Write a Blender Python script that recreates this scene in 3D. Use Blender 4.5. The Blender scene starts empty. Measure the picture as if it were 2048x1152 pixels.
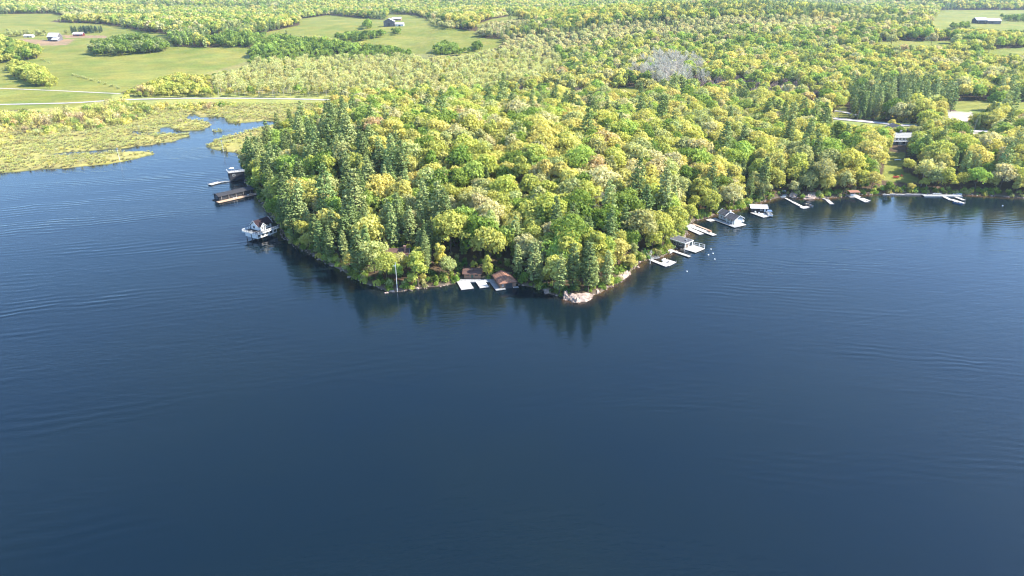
import bpy, bmesh, math, random
import numpy as np
from mathutils import Vector, Matrix
random.seed(7); rng = np.random.default_rng(11)
scene = bpy.context.scene
R = math.radians

HAZE = 0.00006
# ------------------------------------------------------------------ camera
FPX, CAM_H, PITCH = 1400.0, 120.0, R(24)          # focal length in 2048-px units
cam_d = bpy.data.cameras.new('camera'); cam = bpy.data.objects.new('camera', cam_d)
scene.collection.objects.link(cam); scene.camera = cam
cam.location = (0, 0, CAM_H); cam.rotation_euler = (R(90) - PITCH, 0, 0)
cam_d.sensor_width = 36.0; cam_d.lens = FPX / 2048 * 36.0
cam_d.clip_start = 1.0; cam_d.clip_end = 60000

# ------------------------------------------------------------------ sky and sun
SUN_AZ, SUN_EL = R(4), R(41)                     # azimuth measured from +X towards +Y
sun_dir = Vector((math.cos(SUN_AZ)*math.cos(SUN_EL), math.sin(SUN_AZ)*math.cos(SUN_EL), math.sin(SUN_EL)))
world = bpy.data.worlds.new('World'); scene.world = world; world.use_nodes = True
wn = world.node_tree.nodes; wl = world.node_tree.links
for n in list(wn): wn.remove(n)
sky = wn.new('ShaderNodeTexSky'); sky.sky_type = 'NISHITA'; sky.sun_disc = False
sky.sun_elevation = SUN_EL; sky.sun_rotation = R(90) - SUN_AZ
sky.altitude = 100; sky.air_density = 1.0; sky.dust_density = 0.5; sky.ozone_density = 6.0
bg = wn.new('ShaderNodeBackground'); bg.inputs['Strength'].default_value = 0.15
wo = wn.new('ShaderNodeOutputWorld')
wl.new(sky.outputs[0], bg.inputs[0]); wl.new(bg.outputs[0], wo.inputs[0])
sd = bpy.data.lights.new('sun', 'SUN'); sd.energy = 4.5; sd.angle = R(0.5); sd.color = (1.0, 0.935, 0.81)
sun = bpy.data.objects.new('sun', sd); scene.collection.objects.link(sun)
sun.rotation_euler = sun_dir.to_track_quat('Z', 'Y').to_euler()
scene.view_settings.view_transform = 'Standard'; scene.view_settings.look = 'None'
scene.view_settings.gamma = 1.0; scene.view_settings.exposure = 1.52
cy = scene.cycles
cy.max_bounces = 5; cy.diffuse_bounces = 3; cy.glossy_bounces = 2; cy.transmission_bounces = 3
cy.volume_bounces = 0; cy.transparent_max_bounces = 4; cy.caustics_reflective = False; cy.caustics_refractive = False
cy.use_adaptive_sampling = True; cy.adaptive_threshold = 0.02; cy.use_denoising = True; cy.denoising_input_passes = 'RGB_ALBEDO_NORMAL'; cy.denoising_prefilter = 'ACCURATE'; cy.pixel_filter_type = 'BLACKMAN_HARRIS'; cy.filter_width = 1.2
cy.sample_clamp_indirect = 4

# ------------------------------------------------------------------ geometry of the view: survey points
cp, sp_ = math.cos(PITCH), math.sin(PITCH)
def project(x, y, z):
    "ground point -> survey (image) coordinates; works on arrays"
    dz = z - CAM_H
    depth = y*cp - dz*sp_; up = y*sp_ + dz*cp
    depth = np.where(depth < 1, 1, depth)
    return 1024 + FPX*x/depth, 576 - FPX*up/depth, depth
def ray(px, py):
    u = (px-1024)/FPX; v = (576-py)/FPX
    return u, cp + v*sp_, -sp_ + v*cp
def G(px, py, z=0.0):
    dx, dy, dz = ray(px, py); t = (z-CAM_H)/dz
    return dx*t, dy*t

def inside(px, py, poly):
    px = np.asarray(px, float); py = np.asarray(py, float)
    r = np.zeros(px.shape, bool); n = len(poly)
    for i in range(n):
        x0, y0 = poly[i]; x1, y1 = poly[(i+1) % n]
        if y0 == y1: continue
        c = ((y0 > py) != (y1 > py)) & (px < (x1-x0)*(py-y0)/(y1-y0) + x0)
        r ^= c
    return r
def smooth(t):
    t = np.clip(t, 0, 1); return t*t*(3-2*t)
def snoise(x, y, s, seed=0, oct=3):
    "cheap smooth noise from rotated sines, about -1..1"
    x = np.asarray(x, float)/s; y = np.asarray(y, float)/s; o = np.zeros(x.shape)
    rr = random.Random(seed); amp = 1; tot = 0
    for k in range(oct):
        for j in range(3):
            a = rr.uniform(0, 6.28); f = (2**k)*rr.uniform(0.7, 1.3); ph = rr.uniform(0, 6.28)
            o = o + amp*np.sin((x*math.cos(a)+y*math.sin(a))*f*2 + ph + 1.5*np.sin((x*math.sin(a)-y*math.cos(a))*f*1.1+ph*2))
        tot += amp*2.1; amp *= 0.55
    return o/tot

SHORE = [(-700, 420), (-200, 362), (0, 347), (60, 341), (140, 335), (220, 328), (270, 318), (296, 312), (308, 307), (285, 302.5), (240, 304), (200, 308), (150, 310),
 (110, 311), (98, 309), (130, 304), (150, 304), (190, 301), (240, 297), (300, 290), (345, 283), (374, 273), (378, 270), (340, 268), (290, 270), (262, 267.5), (266, 260), (280, 264), (304, 265),
 (322, 264), (318, 256), (335, 254), (352, 261), (372, 261.5), (400, 260), (417, 254), (425, 249), (412, 243), (396, 241), (376, 239), (373, 232), (385, 226.5), (400, 235), (430, 234), (448, 234), (458, 246),
 (470, 247), (500, 244), (530, 241), (560, 243), (538, 254), (508, 260), (482, 267), (446, 275), (425, 284), (413, 292), (424, 298), (446, 303), (470, 305), (490, 314), (484, 332), (487, 350),
 (497, 368), (508, 384), (520, 400), (540, 428), (562, 455), (568, 475), (600, 497), (640, 518), (680, 539), (715, 560), (752, 574), (775, 583), (800, 584), (830, 578), (860, 574), (885, 571), (905, 567),
 (918, 560), (950, 559), (985, 559), (1010, 560), (1040, 570), (1065, 573), (1088, 582), (1105, 590), (1128, 592), (1140, 600), (1158, 604), (1180, 592), (1196, 587), (1215, 577), (1235, 566), (1252, 552), (1262, 543), (1275, 527),
 (1300, 517), (1325, 512), (1345, 503), (1352, 494), (1366, 481), (1375, 462), (1372, 450), (1385, 442), (1412, 436), (1430, 430), (1450, 424), (1480, 418), (1497, 413), (1520, 404), (1550, 396), (1575, 392), (1600, 396),
 (1640, 397), (1680, 394), (1700, 390), (1730, 389), (1765, 388), (1800, 388), (1850, 388), (1900, 389), (1945, 390), (1990, 392), (2048, 396), (2300, 402), (2700, 400)]
shore_w = [G(*p) for p in SHORE]
LAND = shore_w + [(2500, 420), (9000, 420), (9000, 9000), (-9000, 9000), (-9000, 440), (-1500, 440)]
ISLET = [G(*p) for p in [(426, 263.5), (436, 260.5), (448, 261), (444, 263)]]
ISLET2 = [G(*p) for p in [(452, 242), (470, 236), (520, 231), (545, 234), (500, 240), (475, 243)]]

def seg_dist(x, y, poly):
    best = np.full(x.shape, 1e9); n = len(poly)
    for i in range(n):
        ax, ay = poly[i]; bx, by = poly[(i+1) % n]
        dx, dy = bx-ax, by-ay; L = dx*dx+dy*dy + 1e-9
        t = np.clip(((x-ax)*dx+(y-ay)*dy)/L, 0, 1)
        best = np.minimum(best, (x-ax-t*dx)**2 + (y-ay-t*dy)**2)
    return np.sqrt(best)
def shore_d(x, y):
    "signed distance to the shoreline, + on land"
    x = np.asarray(x, float); y = np.asarray(y, float)
    d = np.full(x.shape, 400.0)
    near = (y < 1000)
    xs, ys = x[near], y[near]
    dd = seg_dist(xs, ys, LAND); ins = inside(xs, ys, LAND)
    s = np.where(ins, dd, -dd)
    for isl in (ISLET, ISLET2):
        di = seg_dist(xs, ys, isl); ii = inside(xs, ys, isl)
        s = np.maximum(s, np.where(ii, di, -di))
    wig = 0.9*snoise(xs, ys, 7, 3, 3)*np.clip(1-np.abs(s)/15, 0, 1)*np.where(xs < -200, 1.5, 1)
    d[near] = s + wig
    return d
def height(x, y, d=None):
    x = np.asarray(x, float); y = np.asarray(y, float)
    if d is None: d = shore_d(x, y)
    under = np.maximum(-5, d*0.28)
    dp = np.maximum(d, 0)
    z = 0.10 + 0.35*np.minimum(dp, 1.5) + 0.4*smooth(dp/40)
    westf = smooth((x+170)/60)                       # 0 on the marsh, 1 on the point and east shore
    z = z + westf*(1.1*smooth((dp-0.5)/4) + 3.0*smooth(dp/30))
    z = z + 20*np.exp(-(((x+15)/150)**2 + ((y-450)/120)**2))*smooth(dp/70)
    east = smooth((x-60)/120)
    z = z + east*4.5*smooth(dp/90)
    far = smooth((y-850)/700)
    z = z + far*(14 + 6*snoise(x, y, 420, 5, 2)) + 9*smooth((y-900)/600)
    z = z + 34*np.exp(-(((x-330)/420)**2 + ((y-1350)/330)**2))
    z = z + 14*np.exp(-(((x-700)/260)**2 + ((y-1000)/160)**2))
    z = z + smooth((y-1900)/2600)*(62 + 34*snoise(x, y, 900, 9, 2))
    z = z + smooth((y-5000)/3000)*60
    z = z + 0.25*snoise(x, y, 14, 2, 2)*smooth(dp/20)*np.where(x < -150, .3, 1)
    return np.where(d > 0, z, under)
def hit(px, py):
    "where the survey ray meets the terrain"
    dx, dy, dz = ray(px, py)
    t = np.linspace(150, 6500, 9000)
    x, y, z = dx*t, dy*t, CAM_H+dz*t
    h = np.maximum(height(x, y), 0)
    k = int(np.argmax(z < h))
    if z[k] >= h[k]: k = len(t)-1
    return x[k], y[k], h[k]
def H(x, y):
    return float(np.maximum(height(np.array([x]), np.array([y])), 0)[0])

# ------------------------------------------------------------------ land cover (outlines of open ground and clumps, from the survey)
FIELDS = [
 [(-300, 48), (0, 28), (112, 27), (128, 34), (100, 44), (190, 47), (235, 52), (282, 62), (335, 68), (345, 82), (345, 92), (430, 96), (445, 92), (512, 95), (512, 118), (498, 130), (470, 140), (400, 150),
  (350, 146), (300, 163), (245, 184), (240, 192), (150, 214), (60, 218), (-300, 240)],
 [(418, 70), (445, 70), (445, 88), (420, 88)],
 [(500, 72), (600, 50), (600, 38), (660, 30), (720, 36), (768, 40), (778, 28), (830, 30), (870, 45), (900, 55), (940, 62), (962, 61), (950, 50), (985, 38), (1026, 31), (1060, 34), (985, 48), (990, 66), (955, 76), (1008, 78), (1000, 95),
  (965, 103), (930, 112), (870, 113), (850, 119), (835, 112), (800, 95), (760, 90), (720, 86), (690, 84), (640, 72), (600, 76), (560, 92), (540, 92), (500, 92)],
 [(1208, 176), (1260, 173), (1312, 177), (1318, 184), (1270, 186), (1215, 183)],
 [(1740, 85), (1800, 81), (1880, 82), (1905, 80), (1905, 90), (1840, 93), (1780, 92)],
 [(1960, 100), (2048, 95), (2300, 95), (2300, 112), (2048, 110), (2000, 112), (1975, 108)],
 [(1862, 46), (1880, 20), (1990, 20), (2300, 20), (2300, 62), (2000, 62), (1940, 58), (1870, 62)],
 [(1905, 203), (1990, 199), (1985, 215), (1960, 228), (1925, 226), (1905, 218)],
 [(2026, 204), (2300, 200), (2300, 225), (2028, 222)],
 [(1668, 218), (1690, 210), (1700, 236), (1668, 236)],
 [(1768, 306), (1772, 304), (1812, 305), (1806, 318), (1806, 343), (1824, 350), (1846, 361), (1826, 367), (1765, 361), (1763, 350), (1770, 335)],
]
CLUMPS = [   # tree masses standing inside the fields: outline as seen, kind
 ([(-80, 60), (0, 66), (20, 78), (60, 86), (93, 98), (90, 112), (60, 122), (0, 128), (-80, 135)], 'lime'),
 ([(12, 128), (22, 120), (60, 124), (100, 145), (116, 165), (112, 179), (85, 179), (50, 165), (25, 152)], 'hedge'),
 ([(176, 92), (200, 78), (232, 72), (270, 66), (300, 70), (338, 84), (342, 102), (312, 106), (240, 112), (185, 111)], 'mix'),
 ([(340, 70), (372, 66), (400, 76), (440, 66), (470, 62), (512, 66), (540, 62), (512, 95), (460, 96), (430, 92), (400, 94), (345, 92)], 'green'),
 ([(140, 60), (150, 54), (205, 53), (206, 66), (170, 67), (141, 68)], 'spruce'),
 ([(10, 66), (60, 60), (92, 62), (92, 72), (50, 72), (10, 76)], 'scrub'),
 ([(120, 62), (140, 62), (140, 70), (122, 70)], 'scrub'),
 ([(520, 78), (552, 66), (600, 74), (660, 80), (720, 88), (790, 92), (830, 108), (820, 122), (500, 134), (500, 100)], 'green'),
 ([(540, 100), (545, 70), (560, 66), (610, 78), (645, 84), (640, 108)], 'spruce'),
 ([(666, 76), (690, 64), (770, 60), (776, 72), (720, 84), (680, 84)], 'green'),
 ([(783, 70), (786, 58), (802, 58), (806, 70)], 'green'),
 ([(725, 44), (740, 36), (742, 58), (728, 60)], 'green'),
 ([(866, 113), (870, 88), (890, 80), (915, 88), (925, 110), (918, 116)], 'green'),
 ([(928, 110), (930, 98), (940, 98), (940, 110)], 'green'), ([(943, 104), (945, 84), (962, 82), (966, 102)], 'green'),
 ([(850, 40), (870, 30), (930, 36), (940, 56), (900, 60), (866, 50)], 'scrub'),
 ([(950, 75), (955, 52), (985, 40), (1070, 36), (1080, 55), (1010, 76)], 'tan'),
 ([(1900, 50), (1935, 45), (1940, 58), (1900, 62)], 'green'), ([(2000, 36), (2025, 30), (2048, 28), (2060, 45), (2005, 42)], 'green'),
]
MARSH = [(-400, 250), (0, 224), (120, 214), (240, 196), (370, 204), (640, 206), (660, 214), (600, 262), (552, 296), (515, 318), (470, 330), (300, 340), (0, 370), (-400, 400)]
SHRUBS = [(-400, 240), (0, 226), (110, 215), (240, 192), (400, 196), (520, 200), (480, 216), (330, 226), (250, 250), (160, 262), (70, 276), (50, 290), (0, 305), (-400, 320)]
SWAMP = [(400, 150), (512, 118), (640, 112), (800, 110), (900, 108), (1030, 108), (1130, 128), (1110, 160), (1060, 178), (980, 196), (850, 200), (700, 206), (640, 204), (420, 196)]
BRUSH = [[(1370, 165), (1500, 165), (1524, 200), (1490, 222), (1400, 212)], [(1000, 180), (1110, 183), (1150, 190), (1190, 200), (1090, 206), (1000, 204)], [(1530, 170), (1640, 178), (1650, 225), (1560, 232), (1530, 210)], [(650, 220), (720, 205), (720, 225), (660, 240)]]
CONIF = [([(470, 330), (540, 300), (640, 285), (740, 300), (800, 340), (830, 400), (900, 470), (925, 575), (760, 600), (560, 500), (480, 400)], .60), ([(470, 300), (520, 262), (600, 232), (700, 232), (775, 250), (810, 330), (740, 300), (640, 285), (540, 300), (470, 330)], .26),
 ([(925, 480), (1010, 500), (1100, 470), (1240, 500), (1250, 610), (930, 610)], .38), ([(1270, 420), (1400, 390), (1420, 480), (1290, 520)], .36),
 ([(1480, 300), (1700, 300), (1700, 400), (1480, 400)], .25), ([(1690, 170), (1830, 180), (1870, 215), (1835, 245), (1690, 240)], .9), ([(1845, 185), (1915, 185), (1905, 226), (1850, 226)], .95),
 ([(1985, 190), (2025, 190), (2030, 245), (1985, 245)], .95), ([(1900, 330), (2048, 330), (2048, 400), (1900, 400)], .3), ([(1050, 225), (1350, 225), (1350, 330), (1050, 330)], .12)]
BARE = [(1282, 184), (1286, 158), (1304, 138), (1345, 131), (1364, 140), (1372, 158), (1378, 184)]
LIMEROW = [(236, 196), (240, 165), (300, 148), (400, 146), (430, 165), (430, 198)]

# things that must stay in sight: box in survey coordinates, distance
KEEP = [(455, 330, 482, 352, 470), (415, 355, 462, 372, 440), (438, 372, 498, 408, 405), (484, 432, 556, 488, 332), (791, 522, 796, 580, 268), (777, 500, 798, 509, 300), (926, 532, 960, 553, 288),
 (914, 553, 986, 580, 276), (988, 545, 1032, 580, 272), (1128, 584, 1186, 606, 262), (1240, 545, 1262, 565, 275), (1298, 510, 1352, 533, 300), (1351, 497, 1383, 514, 308), (1354, 476, 1408, 505, 316),
 (1370, 447, 1434, 472, 342), (1416, 420, 1490, 456, 358), (1498, 404, 1544, 434, 374), (1564, 389, 1627, 418, 395), (1645, 396, 1669, 409, 396), (1697, 382, 1742, 405, 402), (1845, 383, 1932, 409, 405),
 (1781, 256, 1812, 303, 521), (1768, 306, 1818, 318, 500), (1772, 348, 1826, 364, 430), (1665, 236, 1690, 246, 640), (1700, 240, 1775, 250, 640), (1800, 246, 1836, 253, 620), (1894, 224, 1935, 241, 640), (1930, 262, 1975, 266, 590),
 (15, 204, 148, 213, 735), (236, 296, 240, 326, 500), (443, 280, 449, 308, 520), (255, 190, 660, 203, 770), (0, 174, 120, 184, 850), (120, 180, 235, 188, 850)]
CLEAR = []     # (x, y, r) kept free of trees, filled as buildings go up

# ------------------------------------------------------------------ helpers
def link(o):
    scene.collection.objects.link(o); return o
def mesh_np(name, v, f, k=4):
    me = bpy.data.meshes.new(name); v = np.asarray(v, np.float32); f = np.asarray(f, np.int32)
    me.vertices.add(len(v)); me.vertices.foreach_set('co', v.ravel())
    me.loops.add(f.size); me.loops.foreach_set('vertex_index', f.ravel())
    me.polygons.add(len(f)); me.polygons.foreach_set('loop_start', np.arange(0, f.size, k, dtype=np.int32))
    me.update(calc_edges=True); me.validate(); return me
def tag(o, label=None, cat=None, group=None, kind=None):
    if label: o['label'] = label
    if cat: o['category'] = cat
    if group: o['group'] = group
    if kind: o['kind'] = kind
    return o
def attr_col(me, name, c):
    a = me.attributes.new(name, 'FLOAT_COLOR', 'POINT')
    c4 = np.ones((len(c), 4), np.float32); c4[:, :3] = c; a.data.foreach_set('color', c4.ravel())
def attr_f(me, name, c):
    a = me.attributes.new(name, 'FLOAT', 'POINT'); a.data.foreach_set('value', np.asarray(c, np.float32))
class NT:
    def __init__(s, name):
        s.m = bpy.data.materials.new(name); s.m.use_nodes = True; s.t = s.m.node_tree
        for n in list(s.t.nodes): s.t.nodes.remove(n)
        s.out = s.n('ShaderNodeOutputMaterial')
    def n(s, ty, **kw):
        n = s.t.nodes.new(ty)
        for k, v in kw.items():
            if k.startswith('i_'):
                key = k[2:]; n.inputs[int(key) if key.isdigit() else key.replace('_', ' ')].default_value = v
            else: setattr(n, k, v)
        return n
    def l(s, a, b): s.t.links.new(a, b)
    def math(s, op, a, b=None):
        n = s.n('ShaderNodeMath', operation=op)
        for i, q in enumerate((a, b)):
            if q is None: continue
            if isinstance(q, (int, float)): n.inputs[i].default_value = q
            else: s.l(q, n.inputs[i])
        return n.outputs[0]
    def mix(s, f, a, b, bt='MIX'):
        n = s.n('ShaderNodeMix', data_type='RGBA', blend_type=bt)
        for i, q in ((0, f), (6, a), (7, b)):
            if isinstance(q, (int, float)): n.inputs[i].default_value = q
            elif isinstance(q, tuple): n.inputs[i].default_value = (*q, 1) if len(q) == 3 else q
            else: s.l(q, n.inputs[i])
        return n.outputs[2]
    def ramp(s, x, lo, hi, a=0.0, b=1.0):
        n = s.n('ShaderNodeMapRange', i_1=lo, i_2=hi, i_3=a, i_4=b); s.l(x, n.inputs[0]); return n.outputs[0]
    def noise(s, scale, detail=3, vec=None, out=0, rough=.5):
        n = s.n('ShaderNodeTexNoise'); n.inputs['Scale'].default_value = scale; n.inputs['Detail'].default_value = detail; n.inputs['Roughness'].default_value = rough
        if vec: s.l(vec, n.inputs['Vector'])
        return n.outputs[out]
def world_pos(t): return t.n('ShaderNodeNewGeometry').outputs['Position']

# ------------------------------------------------------------------ materials of the land
def mat_ground():
    t = NT('ground_cover'); pos = world_pos(t)
    a = t.n('ShaderNodeAttribute', attribute_name='cover')
    n1 = t.noise(.35, 5, pos, rough=.65); n2 = t.noise(.03, 4, pos)
    c = t.mix(1.0, a.outputs['Color'], t.mix(t.ramp(n1, .3, .7), (.72, .74, .7), (1.25, 1.22, 1.2)), 'MULTIPLY')
    c = t.mix(1.0, c, t.mix(t.ramp(n2, .35, .65), (.82, .9, .8), (1.15, 1.08, 1.05)), 'MULTIPLY')
    mp = t.n('ShaderNodeMapping', vector_type='TEXTURE'); mp.inputs['Rotation'].default_value = (0, 0, R(24)); mp.inputs['Scale'].default_value = (140, 7, 1); t.l(pos, mp.inputs['Vector'])
    c = t.mix(1.0, c, t.mix(t.ramp(t.noise(1.0, 3, mp.outputs[0]), .35, .65), (.86, .88, .84), (1.12, 1.1, 1.1)), 'MULTIPLY')
    b = t.n('ShaderNodeBsdfPrincipled'); t.l(c, b.inputs['Base Color']); b.inputs['Roughness'].default_value = .95; b.inputs['Specular IOR Level'].default_value = .1
    bp = t.n('ShaderNodeBump', i_Strength=.7, i_Distance=.35); t.l(n1, bp.inputs['Height']); t.l(bp.outputs[0], b.inputs['Normal'])
    t.l(b.outputs[0], t.out.inputs[0]); return t.m
def mat_water():
    t = NT('lake_water'); pos = world_pos(t)
    sh = t.n('ShaderNodeAttribute', attribute_name='shore')
    big = t.noise(.012, 3, pos)
    deep = t.mix(t.ramp(big, .35, .65), (.0024, .0093, .0165), (.0042, .0112, .0155))
    bed = t.mix(t.ramp(t.noise(.5, 4, pos), .3, .7), (.19, .085, .028), (.08, .05, .022))
    c = t.mix(sh.outputs['Fac'], deep, bed)
    b = t.n('ShaderNodeBsdfPrincipled'); t.l(c, b.inputs['Base Color'])
    b.inputs['Roughness'].default_value = .06; b.inputs['IOR'].default_value = 1.333
    # wind ripples + crossing boat wakes
    def mapped(rot, sx, sy):
        m = t.n('ShaderNodeMapping', vector_type='TEXTURE'); m.inputs['Rotation'].default_value = (0, 0, R(rot)); m.inputs['Scale'].default_value = (sx, sy, 1)
        t.l(pos, m.inputs['Vector']); return m.outputs[0]
    fine = t.noise(1.0, 4, mapped(4, 2.6, 1.0), rough=.62)
    mid = t.noise(1.0, 2, mapped(-14, 16, 4.2))
    def wake(rot, wl_, maskrot, lo, hi, ms):
        w = t.n('ShaderNodeTexWave', wave_type='BANDS', bands_direction='Y', wave_profile='SIN')
        w.inputs['Scale'].default_value = 0.314/wl_; w.inputs['Distortion'].default_value = 7.0; w.inputs['Detail'].default_value = 2.0; w.inputs['Detail Scale'].default_value = .45
        t.l(mapped(rot, 1, 1), w.inputs['Vector'])
        mk = t.math('MULTIPLY', t.ramp(t.noise(1.0, 2, mapped(rot, ms*5, ms)), lo, hi), t.ramp(t.noise(1.0, 3, mapped(rot+25, 26, 9)), .3, .62, .25, 1.3))
        return t.math('MULTIPLY', w.outputs['Fac'], mk)
    w1 = wake(17, 4.4, 17, .42, .66, 22)
    w2 = wake(-9, 3.4, -9, .48, .68, 20)
    px = t.n('ShaderNodeSeparateXYZ'); t.l(pos, px.inputs[0])
    left = t.ramp(px.outputs[0], -60, -190); right = t.ramp(px.outputs[0], 20, 120, .15, 1.0)
    gust = t.ramp(t.noise(1.0, 3, mapped(12, 190, 60)), .35, .65, .5, 1.5)
    hgt = t.math('MULTIPLY', t.math('MULTIPLY', fine, gust), .058)
    mid2 = t.noise(1.0, 2, mapped(9, 8.5, 2.1))
    hgt = t.math('ADD', hgt, t.math('MULTIPLY', mid, .055))
    hgt = t.math('ADD', hgt, t.math('MULTIPLY', t.math('MULTIPLY', mid2, gust), .062))
    hgt = t.math('ADD', hgt, t.math('MULTIPLY', t.math('MULTIPLY', w1, t.math('ADD', left, .35)), .06))
    hgt = t.math('ADD', hgt, t.math('MULTIPLY', t.math('MULTIPLY', w2, right), .065))
    bp = t.n('ShaderNodeBump', i_Strength=1.0, i_Distance=1.0); t.l(hgt, bp.inputs['Height']); t.l(bp.outputs[0], b.inputs['Normal'])
    t.l(b.outputs[0], t.out.inputs[0]); return t.m
M_ground = mat_ground(); M_water = mat_water()

def mat_leaf(name, trans=.35, satpow=1.0):
    t = NT(name)
    a = t.n('ShaderNodeAttribute', attribute_name='tint', attribute_type='INSTANCER')
    v = t.n('ShaderNodeAttribute', attribute_name='leafvar')
    col = t.mix(1.0, a.outputs['Color'], v.outputs['Color'], 'MULTIPLY')
    d = t.n('ShaderNodeBsdfDiffuse'); tr = t.n('ShaderNodeBsdfTranslucent'); m = t.n('ShaderNodeMixShader'); m.inputs[0].default_value = trans
    t.l(col, d.inputs[0]); t.l(t.mix(1.0, col, (1.14, 1.08, .66), 'MULTIPLY'), tr.inputs[0])
    t.l(d.outputs[0], m.inputs[1]); t.l(tr.outputs[0], m.inputs[2]); t.l(m.outputs[0], t.out.inputs[0]); return t.m
def mat_simple(name, col, rough=.8, var=.25, scale=2.0, metal=0, spec=.3, bump=0.0, emit=None):
    t = NT(name); tc = t.n('ShaderNodeTexCoord').outputs['Object']
    n = t.noise(scale, 5, tc, rough=.6)
    lo = tuple(max(0, c*(1-var)) for c in col); hi = tuple(min(1, c*(1+var)) for c in col)
    b = t.n('ShaderNodeBsdfPrincipled'); t.l(t.mix(t.ramp(n, .3, .7), lo, hi), b.inputs['Base Color'])
    b.inputs['Roughness'].default_value = rough; b.inputs['Metallic'].default_value = metal; b.inputs['Specular IOR Level'].default_value = spec
    if bump:
        bp = t.n('ShaderNodeBump', i_Strength=bump, i_Distance=.1); t.l(n, bp.inputs['Height']); t.l(bp.outputs[0], b.inputs['Normal'])
    t.l(b.outputs[0], t.out.inputs[0]); return t.m
def mat_planks(name, col, period=.15, axis='X', var=.3, dark=.45, rough=.8, weather=.25):
    "boards, shingle rows or lap siding: stripes along one object axis with per-board tone"
    t = NT(name); tc = t.n('ShaderNodeTexCoord').outputs['Object']
    s = t.n('ShaderNodeSeparateXYZ'); t.l(tc, s.inputs[0])
    q = t.math('DIVIDE', s.outputs['XYZ'.index(axis)], period)
    fl = t.math('FLOOR', q); fr = t.math('FRACT', q)
    wn_ = t.n('ShaderNodeTexWhiteNoise', noise_dimensions='1D'); t.l(fl, wn_.inputs['W'])
    lo = tuple(c*(1-var) for c in col); hi = tuple(min(1, c*(1+var)) for c in col)
    c = t.mix(wn_.outputs['Value'], lo, hi)
    c = t.mix(t.ramp(t.noise(.9, 4, tc), .35, .7, 0, weather*2), c, tuple(x*.55 for x in col))
    gap = t.math('LESS_THAN', fr, .09)
    c = t.mix(gap, c, tuple(x*dark for x in col))
    b = t.n('ShaderNodeBsdfPrincipled'); t.l(c, b.inputs['Base Color']); b.inputs['Roughness'].default_value = rough; b.inputs['Specular IOR Level'].default_value = .25
    t.l(b.outputs[0], t.out.inputs[0]); return t.m
M_leaf = mat_leaf('broad_leaves', .42); M_needle = mat_leaf('pine_needles', .15); M_twig = mat_leaf('bare_twigs', .0)
M_bark = mat_simple('bark', (.11, .085, .065), .9, .35, 3, bump=.5)
M_palebark = mat_simple('pale_bark', (.42, .40, .36), .9, .3, 3)
M_rock = mat_simple('granite', (.33, .25, .205), .85, .45, .8, bump=.8)

# ------------------------------------------------------------------ terrain sheet and lake
def polar(a0, a1, na, r):
    a = np.linspace(a0, a1, na); A, Rr = np.meshgrid(a, r)
    return Rr*np.sin(A), Rr*np.cos(A)
def grid_faces(nr, na):
    i = np.arange((nr-1)*(na-1)); r = i//(na-1); c = i % (na-1); k = r*na+c
    return np.stack([k, k+1, k+na+1, k+na], 1)[:, ::-1]
rs = np.concatenate([np.geomspace(170, 9000, 640)])
GX, GY = polar(R(-58), R(58), 900, rs)
gx, gy = GX.ravel(), GY.ravel()
gd = shore_d(gx, gy); gz = height(gx, gy, gd)
ppx, ppy, pdp = project(gx, gy, gz)
cover = np.empty((len(gx), 3)); cover[:] = (.085, .060, .040)          # forest floor
n = snoise(gx, gy, 60, 21, 3); n2 = snoise(gx, gy, 11, 22, 3)
inmarsh = inside(ppx, ppy, MARSH) & (gx < -120)
reed = np.stack([.30+.05*n2, .27+.04*n2+.02*n, .10+.0*n], 1)
cover[inmarsh] = reed[inmarsh]
edge_ = inmarsh & (gd < 1.4); cover[edge_] = np.stack([.15+.05*n2, .15+.05*n2, .055+.01*n], 1)[edge_]
infield = np.zeros(len(gx), bool)
for f in FIELDS: infield |= inside(ppx, ppy, f)
grass = np.stack([.195+.03*n+.015*n2+.02*snoise(gx, gy, 25, 77, 2), .205+.02*n+.012*n2, .050+.01*n], 1)
cover[infield] = grass[infield]
swp = inside(ppx, ppy, SWAMP); cover[swp] = np.stack([.25+.05*n2, .23+.04*n2+.02*n, .09+.01*n], 1)[swp]
rdv = inside(ppx, ppy, [(225, 188), (440, 184), (700, 188), (720, 210), (225, 212)]); cover[rdv] = np.stack([.27+.04*n2, .28+.03*n2, .09+.01*n], 1)[rdv]
vg = inside(ppx, ppy, [(1655, 236), (1700, 238), (1800, 246), (1900, 252), (2048, 262), (2048, 274), (1900, 264), (1780, 258), (1660, 250)]); cover[vg] = (.21, .24, .08)
for bpoly in BRUSH: cover[inside(ppx, ppy, bpoly)] = (.13, .10, .08)
for pat in ([(20, 84), (40, 78), (95, 80), (150, 78), (135, 90), (70, 92)], [(125, 70), (210, 71), (215, 76), (130, 76)]):
    cover[inside(ppx, ppy, pat)] = (.30, .20, .13)
for pat in ([(1892, 222), (1945, 224), (1945, 243), (1900, 242)], [(1935, 262), (1980, 261), (1985, 269), (1935, 268)]):
    cover[inside(ppx, ppy, pat)] = (.42, .38, .34)
shore_band = (gd > -4) & (gd < 1.2) & (gx > -150)
cover[shore_band] = np.stack([.13+.06*n2, .105+.05*n2, .085+.04*n2], 1)[shore_band]
me = mesh_np('ground', np.stack([gx, gy, gz], 1), grid_faces(len(rs), 900)); attr_col(me, 'cover', np.clip(cover, .01, .8))
me.polygons.foreach_set('use_smooth', np.ones(len(me.polygons), bool)); me.materials.append(M_ground)
ground = link(bpy.data.objects.new('ground', me)); tag(ground, kind='structure', label='rolling ground of forest floor, hay fields and marsh')

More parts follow.
